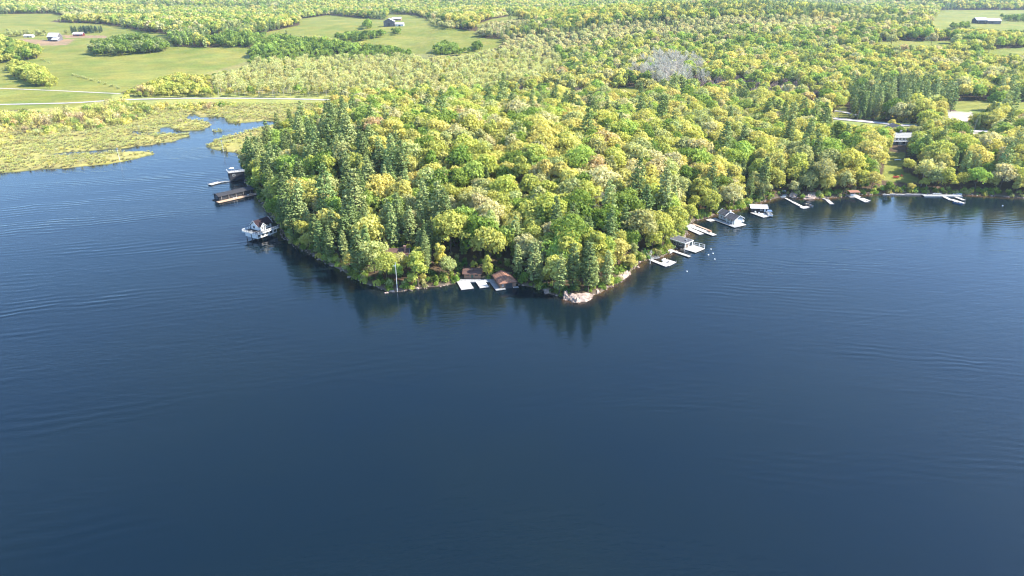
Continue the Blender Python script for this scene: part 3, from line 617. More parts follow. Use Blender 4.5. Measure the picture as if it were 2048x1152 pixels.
# ================================================================== east of the point
dock('L-shaped white dock with a square sunning platform, nearest the rocky point', [((1300, 518.5), (1334, 532), 1.9, 'deck'), ((1329, 529), (1344, 521.5), 4.6, 'deck'), ((1302, 517), (1318, 514), 1.8, 'deckgrey')], .5)
bx_, by_ = G(1328, 521.5, .5); b_ = thing('bench', 'white storage bench on the square end of the L-shaped dock', 'bench', (bx_, by_, .51), .6); box_part('seat', b_, (-1.2, 1.2, -.35, .35, .05, .5), 'white'); box_part('backrest', b_, (-1.2, 1.2, .25, .35, .5, .95), 'white'); box_part('cushion', b_, (-1.1, 1.1, -.33, .22, .5, .58), 'seat')
chairs('metal', 'lounge_chair', ['pale grey lounge chair on the square end of the L-shaped dock', 'grey lounge chair at the shore end of the L-shaped dock', 'grey lounge chair nearest the trees on the L-shaped dock'], [(*G(1337, 525, .5), .52, 2.4), (*G(1311, 516, .5), .53, 2.2), (*G(1316, 514.5, .5), .53, 1.9)], 'lounge chairs on the L-shaped dock')
dock('narrow straight finger dock with two small end posts beside the flat-roofed boathouse', [((1346, 501.5), (1379.5, 512.8), 1.7, 'deck')], .5)
for k, (a, b) in enumerate(((1338, 500), (1343, 502.5))):
    kx, ky = G(a, b, 1); c_ = thing('canoe', ['white canoe turned over on the bank, nearer the trees', 'white canoe turned over at the root of the finger dock'][k], 'canoe', (kx, ky, max(.5, H(kx, ky))+.45), .5+k*.5); 
    m_ = MB(); V_ = []; F_ = []
    for i in range(9):
        t = i/8; w = .42*math.sin(math.pi*min(max(t, .02), .98))**.6
        for j in range(5): th = math.pi*j/4; V_.append((-2.2+4.4*t, w*math.cos(th), .38*math.sin(th)*(w/.42)-.3))
    for i in range(8):
        for j in range(4): F_.append((i*5+j, i*5+j+1, i*5+5+j+1, i*5+5+j))
    m_.add(V_, F_).build('hull', 'gelcoat', c_); box_part('rack', c_, (-1.0, -.9, -.5, .5, -.6, -.3), 'pole'); box_part('rack', c_, (.9, 1.0, -.5, .5, -.6, -.3), 'pole')
o_, a_, _ = frame((1370, 497.5), (1385, 491.5), .5); r_ = thing('boathouse', 'flat-roofed boathouse with white corner posts and a wide deck with white frames', 'boathouse', (*o_, 0), a_)
walls(r_, .3, 5.2, .8, 13, .6, 3.2, mat='greywall'); MB().box(-.5, 6, -.3, 13.5, 3.2, 3.45).build('roof', 'shingdark', r_); MB().box(-.62, -.504, -.42, 13.5, 3.12, 3.5).box(6.004, 6.12, -.42, 13.5, 3.12, 3.5).box(-.5, 6.0, -.42, -.304, 3.12, 3.5).build('roof_trim', 'white', r_)
for x in (-.3, 2.7, 5.7): box_part('post', r_, (x-.14, x+.14, -.2, .08, .5, 3.2), 'white')
MB().box(.5, 2.4, .74, .8, .7, 2.8).build('door', 'tanwall', r_); MB().box(3.0, 4.9, .74, .8, .7, 2.8).build('door', 'tanwall', r_)
for y in (3, 6, 9): window(r_, .3, y, 1.3, 1.6, 1.1, 'x-')
box_part('crib', r_, (.2, 5.2, .6, 12, -1, .59), 'crib'); box_part('roof_box', r_, (2.4, 3.4, 1.4, 2.2, 3.45, 4.0), 'metal'); box_part('deck', r_, (-.5, 7.4, -6.2, .7, .3, .5), 'deck'); box_part('crib', r_, (0, 7, -5.8, .2, -1, .29), 'crib')
m_ = MB()
for p0, p1 in (((7.2, -6), (7.2, 0)),):
    m_.box(7.1, 7.3, -6.1, -5.9, .5, 2.5).box(7.1, 7.3, -.1, .1, .5, 2.0).box(7.1, 7.3, -3.1, -2.9, .5, 2.4).tube([(7.2, -6, 2.45), (7.2, -3, 2.4), (7.2, 0, 1.9)], .09, 5).tube([(7.2, -6, 1.4), (7.2, 0, 1.2)], .06, 5).tube([(7.2, -3, .6), (7.2, -6, 2.3)], .06, 5)
m_.build('handrail', 'white', r_); MB().tube([(-.4, -3, .5), (-2.6, -1.4, .2)], .1, 5).tube([(-.4, -1, .5), (-2.6, .4, .2)], .1, 5).box(-2.8, -2.6, -1.6, .6, -.8, 1.3).build('boat_lift', 'metal', r_); clear(*local(o_, a_, 2.7, 5), 5.5); clear(*local(o_, a_, 2.7, 11), 5)
dock('two pale docks side by side with a tan boardwalk and a central bench box', [((1377, 456.5), (1403, 468), 3.0, 'deck'), ((1381, 451.5), (1429, 470), 3.0, 'deck'), ((1386, 447.5), (1420, 461), 1.2, 'decktan'), ((1374, 455), (1386, 449.5), 3.0, 'deck')], .5)
bx_, by_ = G(1419, 464, .5); b_ = thing('storage_box', 'brown slatted storage box on the outer twin dock beside tan boardwalk', 'box', (bx_, by_, .53), -.9); box_part('body', b_, (-.9, .9, -.5, .5, 0, .7), 'decktan'); box_part('lid', b_, (-.96, .96, -.56, .56, .703, .78), 'brownroof')
# charcoal roofed white boathouse
o_, a_, _ = frame((1470, 450), (1489, 445.5), .5); r_ = thing('boathouse', 'white boathouse with stepped charcoal gable roofs and a bright dock apron', 'boathouse', (*o_, 0), a_)
walls(r_, .2, 6.6, 1.0, 6.6, .6, 3.2, 1.6, 'y', 'bluewall'); gable(r_, .2, 6.6, 1.0, 6.6, 3.2, 1.7, .7, 'y', 'shingdark'); walls(r_, .8, 6.2, 6.7, 12.5, .6, 3.5, 1.45, 'y', 'bluewall'); gable(r_, .8, 6.2, 7.9, 12.5, 3.9, 1.5, .6, 'y', 'shingdark')
box_part('crib', r_, (.3, 6.4, 1.2, 12, -1, .6), 'crib'); MB().box(.9, 3.0, .94, 1.0, .7, 2.7).build('boat_door', 'white', r_); MB().box(3.5, 5.9, .94, 1.0, .7, 2.7).build('boat_door', 'white', r_); window(r_, 3.4, 1.0, 3.2, 1.0, .8, 'y-')
for y in (2.4, 4.4, 8.5, 10.5): window(r_, .2 if y < 6.7 else .8, y, 1.4, 1.1, 1.2, 'x-')
for y in (1.2, 3.2, 5.4): box_part('porch_post', r_, (-.75, -.6, y-.08, y+.08, .5, 2.75), 'white')
box_part('dock_apron', r_, (-3.2, .1, -2.6, 14, .28, .5), 'deckgrey'); box_part('dock_apron', r_, (.12, 5.6, -2.6, .9, .28, .5), 'deck'); box_part('dock_apron', r_, (-6.8, -3.22, 11.0, 14.4, .28, .5), 'deck'); box_part('crib', r_, (-2.8, 5.2, -2.2, .8, -1, .27), 'crib'); box_part('side_balcony', r_, (6.7, 7.8, .9, 2.6, .7, 1.6), 'white'); clear(*local(o_, a_, 3, 4), 6); clear(*local(o_, a_, 3, 10), 5.5)
MB().box(3.2, 3.9, 7.0, 7.6, 3.6, 6.0).build('chimney', 'white', r_)
# pale flat roof boathouse with pontoon boat
o_, a_, _ = frame((1502, 424), (1530, 424.5), .5); r_ = thing('boathouse', 'dark blue boathouse under a pale grey roof beside a moored pontoon boat', 'boathouse', (*o_, 0), a_)
walls(r_, 0, 8.6, 0, 6, .6, 3.0, .9, 'x', 'darkwall'); gable(r_, 0, 8.6, 0, 6, 3.0, .95, .6, 'x', 'lightroof'); window(r_, 5.4, 0, 1.5, 1.0, .9); window(r_, 2.2, 0, 1.5, 1.0, .9, 'y-', 'darkwall'); box_part('door', r_, (7, 7.9, -.05, 0, .6, 2.6), 'white'); box_part('crib', r_, (.2, 8.4, .2, 6, -1, .6), 'crib'); clear(*local(o_, a_, 4, 3), 5.5)
dock('short white dock slanting out from the pale-roofed dark boathouse', [((1504, 424.5), (1530, 434), 2.6, 'deck'), ((1524, 426), (1532, 433), 3.0, 'deck')], .5)
chairs('white', 'dock_chair', ['white chair at the foot of the dock by the pale-roofed boathouse', 'white chair halfway along the dock by the pale-roofed boathouse', 'white chair on the lake end of the dock by the pale-roofed boathouse'], [(*G(a, b, .5), .5, q) for a, b, q in ((1511, 425.5, .2), (1518, 428, -.2), (1526, 430.5, .3))], 'chairs on the slanting dock')
pontoon('white pontoon boat with blue canopy moored beside the pale-roofed boathouse', (*G(1538.5, 430.5), 0), 1.45+math.pi)
# slender dock with canopied boat
dock('long slender dock curving out past grey boulders to a canopied boat', [((1571, 396), (1587, 404.5), 1.3, 'deck'), ((1586, 404), (1611, 416.5), 1.9, 'deck'), ((1603, 416), (1616, 413), 2.4, 'deck')], .45)
motorboat('grey motorboat under a black canopy at the end of the slender dock', (*G(1618, 411.5), 0), -1.1, 6.0, 2.2, 'metal', 'canvas')
for k, (a, b) in enumerate(((1569, 390.5), (1566.5, 393.5))):
    px_, py_ = G(a, b, .4); o2 = MB(); pts = [(2.0*math.cos(t*.5236), .75*math.sin(t*.5236)) for t in range(12)]; oo = o2.prism(pts, 0, .18).build('paddle_board', 'gelcoat', None, (px_, py_, max(.25, H(px_, py_)+.1)), .25); tag(oo, ['white paddle board on the shore, upper of two by the slender dock', 'white paddle board at the water edge, lower of two by the slender dock'][k], 'paddle board', 'paddle boards by the slender dock')
chairs('white', 'shore_chair', ['white shore chair, left of two above the paddle boards', 'white shore chair, right of two above the paddle boards'], [(*G(a, 385, 1.2), H(*G(a, 385, 1.2)), .1) for a in (1565.5, 1570)], 'white chairs above the paddle boards')
dock('short bent white dock below the shore bushes, the smallest on the east shore', [((1646, 396.5), (1656, 400), 1.6, 'deckgrey'), ((1654.5, 399.5), (1664, 408), 2.2, 'deck')], .45)
# pavilion dock
o_, a_, _ = frame((1699, 393), (1718, 392.5), .4); r_ = thing('pavilion', 'small open pavilion with tan shingle roof on a white dock', 'pavilion', (*o_, 0), a_)
MB().slab([(-.3, -.4, 2.9), (6.2, -.4, 2.9), (6.2, 2.2, 3.4), (-.3, 2.2, 3.4)], .12).slab([(-.3, 2.2, 3.4), (6.2, 2.2, 3.4), (6.2, 4.8, 2.9), (-.3, 4.8, 2.9)], .12).build('roof', 'brownroof', r_)
for x in (.1, 5.8):
    for y in (0, 4.3): box_part('post', r_, (x-.1, x+.1, y-.1, y+.1, .4, 2.9), 'pole')
box_part('deck', r_, (-.4, 6.5, -1.6, 4.8, .2, .42), 'deck'); box_part('counter', r_, (1.6, 4.2, 1.4, 2.4, .42, 1.4), 'white'); box_part('crib', r_, (0, 6, -1.2, 4.4, -1, .2), 'crib')
dock('stepped white dock running out from the tan-roofed pavilion', [((1713, 394), (1734, 404), 2.4, 'deck'), ((1724, 396), (1739, 401.5), 1.6, 'deck')], .4)
# far right waterfront
o_, a_, _ = frame((1846, 390.5), (1926, 391), .7); r_ = thing('boardwalk', 'grey shoreline boardwalk under dark trees holding five white chairs', 'boardwalk', (*o_, 0), a_); box_part('deck', r_, (0, 22.5, -1.6, 1.8, .5, .7), 'deckgrey'); box_part('retaining_wall', r_, (0, 22.5, -1.75, -1.604, -1, .66), 'stone')
chairs('white', 'patio_chair', ['white boardwalk chair, %s' % q for q in ('first from the left of five', 'second from the left of five', 'middle one of five', 'second from the right of five', 'rightmost of five')], [(*G(a, 388.5, .7), .7, 3.14) for a in (1867, 1870.3, 1873.6, 1876.9, 1880.2)], 'five white chairs on the boardwalk')
m_ = MB()
xs_ = [G(p, 388.6, .5) for p in np.linspace(1768, 1846, 26)]
for (ax_, ay_) in xs_:
    w_ = random.uniform(.8, 1.3); m_.box(ax_-w_-xs_[0][0], ax_+w_-xs_[0][0], -.5+random.uniform(-.2, .2), .6, -.6, .55+random.uniform(-.15, .2))
tag(m_.build('stone_wall', 'stone', None, (xs_[0][0], xs_[0][1], 0)), 'low pale stone shore wall below the sunny lawn', 'wall')
dock('pair of offset white docks jutting from the grey boardwalk', [((1888, 393), (1904, 400.5), 2.2, 'deck'), ((1902, 398.5), (1927, 406.5), 2.8, 'deck'), ((1911, 393.5), (1928, 400), 2.0, 'deck')], .5)
motorboat('pale blue open motorboat moored on the near side of the offset docks', (*G(1915.5, 407), 0), -.85, 5.0, 1.8, 'bluehull', None)
motorboat('white motorboat pulled up at the end of the grey boardwalk', (*G(1914, 390), .2), -.2, 5.4, 2.0, 'gelcoat', None)
# ================================================================== house, lawn, garage
o_, a_, _ = frame((1781, 303.5), (1812, 303.5), 5); zc = H(o_[0]+6, o_[1]+2); r_ = thing('house', 'grey-roofed two-storey lake house with white balcony and porch above the lawn', 'house', (*o_, zc), a_)
walls(r_, 0, 14, 0, 9, -1, 5.2, 2.3, 'x', 'bluewall'); gable(r_, 1.0, 14, 0, 9, 5.2, 2.4, .6, 'x', 'greyroof')
for x in (2.5, 5.0, 7.5, 10.0, 12.4): window(r_, x, 0, 3.2, 1.5, 1.3)
for x in (3.2, 8.2): window(r_, x, 0, .5, 2.0, 1.6)
box_part('balcony', r_, (-1.5, 13, -2.4, -.02, 2.5, 2.7), 'white'); railing(r_, [(-1.4, -2.3), (12.9, -2.3)], 2.7, .9)
for x in (-1.2, 3.5, 8.2, 12.7): box_part('porch_post', r_, (x-.12, x+.12, -2.35, -2.1, 0, 2.5), 'white')
box_part('porch_deck', r_, (-1.5, 13, -2.6, -.02, -.4, 0), 'deckgrey'); box_part('door', r_, (5.4, 6.4, -.06, 0, 0, 2.1), 'white'); MB().box(6.2, 7.4, 4.0, 5.0, 6.5, 9.0).box(6.1, 7.5, 3.9, 5.1, 9.0, 9.2).build('chimney', 'stone', r_); clear(*local(o_, a_, 7, 4), 10)
o_, a_, _ = frame((1781, 276), (1806, 275), 6); zc = H(o_[0]+5, o_[1]+2); r_ = thing('garage', 'dark-roofed garage between the lake house and the road', 'garage', (*o_, zc), a_)
walls(r_, 0, 11, 0, 8, -1, 3.4, 2.4, 'y', 'greywall'); gable(r_, 0, 11, 0, 8, 3.4, 2.5, .6, 'y', 'shingdark'); box_part('garage_door', r_, (6.6, 9.8, -.06, 0, 0, 2.5), 'white'); box_part('side_porch', r_, (5.8, 10.4, -2.6, -.1, 2.8, 3.0), 'metalroof'); window(r_, 3, 0, 1, 1.4, 1.2); clear(*local(o_, a_, 5, 4), 8)
for x in (6.0, 10.2): box_part('porch_post', r_, (x-.08, x+.08, -2.5, -2.34, 0, 2.8), 'white')
for k, (a, b) in enumerate(((1787.5, 357.3), (1790.5, 357.2), (1793.5, 357.1), (1796.5, 357), (1803.5, 353.5))):
    x, y, z = hit(a, b)
    if k == 0: rc0 = chair_proto('red', 'lawn_chair', 'red lawn chair, first from the left in the row of four', (x, y, z), 0, 'red lawn chairs'); o2 = rc0
    else: o2 = copy_tree(rc0); o2.location = (x, y, z)
    o2['label'] = ['red lawn chair, first from the left in the row of four', 'red lawn chair, second from the left in the row of four', 'red lawn chair, third from the left in the row of four', 'red lawn chair, last on the right in the row of four', 'single red lawn chair set apart behind the row of four'][k]; o2.scale = (1.35,)*3
x, y, z = hit(1795, 322); t_ = thing('garden_table', 'long white garden table on the shaded upper lawn', 'table', (x, y, z), .2); box_part('table_top', t_, (-2.2, 2.2, -.6, .6, .7, .78), 'white')
for sx in (-1.9, 1.9):
    for sy in (-.45, .45): box_part('leg', t_, (sx-.05, sx+.05, sy-.05, sy+.05, 0, .7), 'white')
# ================================================================== roads
def road(name, pts, w, mat, lift, label):
    P_ = []
    for i in range(len(pts)-1):
        n_ = 14
        for k in range(n_): t = k/n_; P_.append((pts[i][0]*(1-t)+pts[i+1][0]*t, pts[i][1]*(1-t)+pts[i+1][1]*t))
    P_.append(pts[-1]); W = np.array([hit(*p)[:2] for p in P_]); ker = np.ones(7)/7
    Wp = np.pad(W, ((3, 3), (0, 0)), 'edge'); W = np.stack([np.convolve(Wp[:, 0], ker, 'valid'), np.convolve(Wp[:, 1], ker, 'valid')], 1)
    T = np.gradient(W, axis=0); T /= np.linalg.norm(T, axis=1, keepdims=True); Nn = np.stack([-T[:, 1], T[:, 0]], 1)
    for (cx_, cy_) in W[::2]: clear(cx_, cy_, w*.5+1.5)
    rows_ = [W+Nn*w*q for q in (-.5, -.17, .17, .5)]; V = []
    hs = [np.maximum(height(r_[:, 0], r_[:, 1]), .1) for r_ in rows_]; top = np.max(hs, axis=0)
    for r_ in rows_: V.append(np.stack([r_[:, 0], r_[:, 1], top+lift], 1))
    V = np.concatenate(V); n_ = len(W); F = [(a*n_+i, (a+1)*n_+i, (a+1)*n_+i+1, a*n_+i+1) for a in range(3) for i in range(n_-1)]
    me = mesh_np(name, V, F); me.materials.append(M[mat]); tag(link(bpy.data.objects.new(name, me)), label, kind='structure')
road('road', [(-160, 212), (10, 209.5), (146, 206.5), (240, 200), (370, 197), (480, 197), (600, 198.5), (700, 202), (800, 207)], 6, 'asphalt', .3, 'pale country road across the marsh edge')
road('lane', [(-160, 173), (0, 177), (60, 179.5), (120, 182), (180, 185), (245, 188)], 3.6, 'gravel', .25, 'pale farm lane along the foot of the field')
road('road', [(1610, 226), (1670, 238), (1730, 244), (1800, 250.5), (1850, 254), (1930, 262), (2100, 270)], 8, 'asphalt', .35, 'pale shore road passing behind the lake house')
road('track', [(1668, 222), (1690, 225), (1720, 233)], 5, 'gravel', .25, 'gravel turn-off under the roadside trees')
# ================================================================== poles, markers, buoys, snags
def upole(lab, a, b, h=9.5):
    x, y, z = hit(a, b); p = thing('utility_pole', lab, 'utility pole', (x, y, z-.2)); MB().tube([(0, 0, 0), (0, 0, h)], [.16, .11], 6).build('pole', 'pole', p); MB().box(-1.1, 1.1, -.06, .06, h-.9, h-.75).build('crossarm', 'pole', p); MB().tube([(.3, -.25, h-2.2), (.3, -.25, h-1.4)], .2, 8).build('transformer', 'metal', p)
upole('utility pole beside the shore road behind the pale open verge', 1714, 243); upole('utility pole beside the shore road near the roadside conifers', 1676, 239); upole('utility pole on the gravel yard side of the shore road', 1948, 262)
for lab, (a, b), h in (('thin white channel marker standing in the grass spit', (240, 322), 9.5), ('thin white channel marker at the edge of the marsh by the river mouth', (447, 304), 9)):
    x, y, z = hit(a, b); p = thing('channel_marker', lab, 'marker pole', (x, y, z-.3)); MB().tube([(0, 0, 0), (-.2, 0, h)], [.14, .08], 6).build('pole', 'white', p); MB().box(-.75, .35, -.05, .05, h-1.0, h-.2).build('marker_board', 'white', p)
for lab, (a, b) in (('white mooring buoy, farthest out past the flat-roofed boathouse deck', (1429, 519)), ('white mooring buoy, topmost and upright one off the boathouse deck', (1421.5, 499)), ('white mooring buoy, middle right one off the boathouse deck', (1425.5, 507.5)), ('white mooring buoy, middle left one off the boathouse deck', (1416.5, 510.5)), ('lone white mooring buoy out from the L-shaped dock', (1373.5, 543.5)), ('tiny white mooring buoy near the right edge below the offset docks', (2005, 412))):
    x, y = G(a, b); p = thing('buoy', lab, 'buoy', (x, y, 0), 0, 'white mooring buoys'); MB().tube([(0, 0, -.3), (0, 0, -.1), (0, 0, .2), (0, 0, .42), (0, 0, .52)], [.15, .34, .38, .22, .05], 10).build('float', 'white', p); MB().tube([(0, 0, .5), (0, 0, .8)], .05, 6).build('ring', 'bluehull', p)
def snag(lab, a, b, h, n_=9, w=.2, sp=.35, seed=1):
    x, y, z = hit(a, b); q = random.Random(seed); p = thing('dead_tree', lab, 'dead tree', (x, y, z-.3)); MB().tube([(0, 0, 0), (.1*h*q.uniform(-1, 1)*.5, 0, h*.55), (.05*h, .1, h)], [w, w*.7, .04], 6).build('trunk', 'silver', p)
    for i in range(n_):
        z0 = h*(.35+.55*i/n_); th = q.uniform(0, 6.28); L = h*sp*q.uniform(.6, 1.1)*(1-.5*i/n_); MB().tube([(0, 0, z0), (L*.5*math.cos(th), L*.5*math.sin(th), z0+L*.35), (L*math.cos(th), L*math.sin(th), z0+L*.9)], [w*.45, w*.3, .03], 4).build('branch', 'silver', p)
    clear(x, y, 3)
snag('bleached white forked dead tree at the marsh end of the point', 592, 262, 13, seed=3, w=.35); snag('grey dead snag leaning over the east bank beside bare brush', 1300, 528, 7, seed=5); snag('small white stump-like snag in the swamp grove', 884, 184, 7, seed=8, w=.3)
# ================================================================== rocks
def rock(label, pts, h, name='rock_outcrop', seed=0, zb=-.6, cat='rock', grp=None):
    q = random.Random(seed); W = [G(a, b, .3) for a, b in pts]; cx = sum(p[0] for p in W)/len(W); cyy = sum(p[1] for p in W)/len(W); bm = bmesh.new(); n_ = 7; lay = []
    for j in range(n_):
        t = j/(n_-1); s_ = 1.08-.55*t**2.2; row = []
        for i in range(len(W)*4):
            k = i//4; f_ = (i % 4)/4; a_ = W[k]; b_ = W[(k+1) % len(W)]; x = a_[0]*(1-f_)+b_[0]*f_-cx; y = a_[1]*(1-f_)+b_[1]*f_-cyy; jj = 1+q.uniform(-.13, .13)
            row.append(bm.verts.new((x*s_*jj, y*s_*jj, zb+(h-zb)*t+q.uniform(-.16, .16)*h)))
        lay.append(row)
    m_ = len(lay[0])
    for j in range(n_-1):
        for i in range(m_): bm.faces.new((lay[j][i], lay[j][(i+1) % m_], lay[j+1][(i+1) % m_], lay[j+1][i]))
    top = bm.verts.new((0, 0, h*1.08)); [bm.faces.new((lay[-1][i], lay[-1][(i+1) % m_], top)) for i in range(m_)]
    bmesh.ops.recalc_face_normals(bm, faces=bm.faces); me = bpy.data.meshes.new(name); bm.to_mesh(me); bm.free(); me.materials.append(M_rock); o = link(bpy.data.objects.new(name, me)); o.location = (cx, cyy, 0); tag(o, label, cat, grp)
rock('pale pink granite ledge at the very tip of the point', [(1133, 588), (1150, 586), (1183, 588), (1186, 595), (1170, 602), (1153, 606), (1140, 600), (1130, 598)], 1.5, seed=1)
rock('white cracked boulder at the left end of the tip ledge', [(1126, 587), (1136, 588), (1137, 597), (1127, 597)], 2.2, 'boulder', 2)
rock('broken granite shelf along the sunny shore east of the tip', [(1228, 556), (1245, 547), (1258, 541), (1261, 547), (1252, 555), (1236, 564), (1229, 562)], 1.5, seed=3)
rock('grey slab boulder lying in shade just east of the tip', [(1186, 578), (1194, 577), (1200, 584), (1194, 587)], 1.0, 'boulder', 4)
rock('rusty low rock at the shaded shore west of the tip', [(1086, 576), (1102, 574), (1104, 585), (1090, 587)], 1.3, 'boulder', 5)
rock('big smooth grey boulder between the slender dock and short dock', [(1608, 397), (1614, 389), (1634, 386), (1638, 393), (1628, 397)], 2.0, 'boulder', 6)
rock('blocky grey rock face just right of the paddle boards', [(1577, 394), (1580, 384), (1592, 384), (1596, 393), (1588, 395)], 2.2, 'boulder', 7)
rock('low grey rock at the foot of the flagpole', [(776, 583), (779, 579), (789, 579), (790, 583)], .6, 'boulder', 8)
# small shore stones: nobody could count them
m_ = MB(); q_ = random.Random(3); sw = np.array(shore_w); 
for i in range(len(sw)-1):
    if sw[i][0] < -185 or sw[i][0] > 330: continue
    a_, b_ = sw[i], sw[i+1]; L = float(np.hypot(*(b_-a_))); 
    for k in range(int(L*.9)):
        t = q_.random(); c = a_*(1-t)+b_*t; r0 = q_.uniform(.18, .62)*(1.2 if q_.random() < .2 else .9); ox, oy = c[0]+q_.gauss(0, .8), c[1]+q_.gauss(0, .8)
        V_ = []; 
        for (zz, rr) in ((-.4, .9), (.25, 1.0), (.7, .6)):
            for s_ in range(6): th = s_*1.047+q_.uniform(-.2, .2); V_.append((ox+r0*rr*math.cos(th)*q_.uniform(.75, 1.25), oy+r0*rr*math.sin(th)*q_.uniform(.75, 1.25), zz*r0+.05+q_.uniform(-.06, .06)))
        m_.add(V_, [(j*6+s_, j*6+(s_+1) % 6, j*6+6+(s_+1) % 6, j*6+6+s_) for j in (0, 1) for s_ in range(6)]+[(12, 13, 14, 15, 16, 17)])
tag(m_.build('shore_stones', M_rock), 'scattered grey and pink stones along the waterline', kind='stuff')
# ================================================================== farms
def barn(label, a, b, w, d, h, rise, wall='greywall', roof='metalroof', name='barn', rz=0, axis='x', lean=False, cat='barn', grp=None):
    x, y, z = hit(a, b); r_ = thing(name, label, cat, (x, y, z), rz, grp); walls(r_, -w/2, w/2, 0, d, -1.5, h, rise, axis, wall); gable(r_, -w/2, w/2, 0, d, h, rise, .7, axis, roof, t=.25, trim=None)
    box_part('barn_door', r_, (-w*.12, w*.12, -.12, 0, 0, h*.62), 'door'); window(r_, -w*.32, 0, h*.4, 1.6, 1.4); window(r_, w*.32, 0, h*.4, 1.6, 1.4)
    if lean: MB().slab([(w*.1, -7, 3.0), (w/2+5, -7, 3.0), (w/2+5, -.1, 6.2), (w*.1, -.1, 6.2)], .25).build('lean_to_roof', 'lightroof', r_); walls(r_, w*.12, w/2+4.6, -6.6, -.15, -1.5, 3.0, mat='greywall')
    return r_
barn('big white-roofed barn with a lean-to shed in the upper left field', 106, 82, 20, 13, 7.5, 6, rz=-.15, lean=True)
barn('small pale tin-roofed shed left of the big white-roofed barn', 56, 75, 16, 8, 3, 2.2, 'lightroof', name='shed', cat='shed')
barn('pale-roofed farm building with red front near the dark conifer row', 156, 72.5, 17, 10, 4, 3, 'redbarn', name='farm_building', cat='farm building', rz=.1)
barn('tall grey barn with white roof in the middle distant field', 778, 53.5, 20, 14, 10, 5, 'greywall', axis='y')
barn('low white-roofed shed right of the tall grey barn', 799, 52.5, 16, 9, 4, 2.5, 'white', name='shed', cat='shed')
barn('long low pink-walled farmhouse behind the tall grey barn', 793, 41, 20, 10, 4, 3, 'brick', 'lightroof', name='farmhouse', cat='house')
barn('long white-roofed farm barn in the far right field', 1981, 48, 38, 16, 6, 4, 'greywall')
barn('blue-roofed barn joined beside the long far right barn', 1963, 48, 20, 16, 7, 4, 'darkwall', 'bluewall')
barn('long bright flat shed roof showing above the right woods', 1783, 47, 42, 12, 5, 2, 'white')
barn('small distant house with pale roof among the right hedgerow trees', 1840, 49, 12, 9, 4, 3, 'white', 'lightroof', name='house', cat='house')
barn('small red-roofed farmhouse half hidden by trees beyond the middle field', 884, 38, 16, 9, 4, 3, 'brick', 'brownroof', name='farmhouse', cat='house')

# ------------------------------------------------------------------ tree shapes
def quads(c, nrm, size, asp=1.0, roll=None):
    "one leafy quad per centre, facing nrm"
    k = len(c); nrm = nrm/np.maximum(np.linalg.norm(nrm, axis=1, keepdims=True), 1e-6)
    up = np.tile([0, 0, 1.0], (k, 1)); up[np.abs(nrm[:, 2]) > .9] = (1, 0, 0)
    a = np.cross(up, nrm); a /= np.linalg.norm(a, axis=1, keepdims=True); b = np.cross(nrm, a)
    th = rng.uniform(0, 6.28, k) if roll is None else roll
    u = a*np.cos(th)[:, None]+b*np.sin(th)[:, None]; v = -a*np.sin(th)[:, None]+b*np.cos(th)[:, None]
    s = size[:, None]; P = []
    for sx, sy in ((-1, -1), (1, -1), (1, 1), (-1, 1)):
        j = rng.uniform(.7, 1.2, (k, 1)); P.append(c + u*s*sx*.5*j + v*s*sy*.5*asp*j + nrm*s*rng.uniform(-.2, .2, (k, 1)))
    V = np.stack(P, 1).reshape(-1, 3); F = np.arange(4*k).reshape(k, 4)
    return V, F
def tube_np(pts, rad, sides=5):
    V = []; F = []
    pts = np.asarray(pts, float)
    for i, (p, r) in enumerate(zip(pts, rad)):
        d = pts[min(i+1, len(pts)-1)]-pts[max(i-1, 0)]; d = d/np.linalg.norm(d)
        a = np.cross(d, [0, 1, 0] if abs(d[1]) < .9 else [1, 0, 0]); a /= np.linalg.norm(a); b = np.cross(d, a)
        for s in range(sides):
            th = 6.2832*s/sides; V.append(p+r*(a*math.cos(th)+b*math.sin(th)))
    for i in range(len(pts)-1):
        for s in range(sides):
            F.append([i*sides+s, i*sides+(s+1) % sides, (i+1)*sides+(s+1) % sides, (i+1)*sides+s])
    return np.array(V), np.array(F)
def join(parts):
    V = []; F = []; o = 0
    for v, f in parts:
        V.append(v); F.append(f+o); o += len(v)
    return np.concatenate(V), np.concatenate(F)
def leafvar(nq, spread=.2, hue=.05):
    b = rng.uniform(1-spread, 1+spread, (nq, 1)); c = b*np.array([1, 1, 1]) + rng.uniform(-hue, hue, (nq, 1))*np.array([1, .1, -.3])
    return np.repeat(np.clip(c, .2, 2), 4, axis=0)
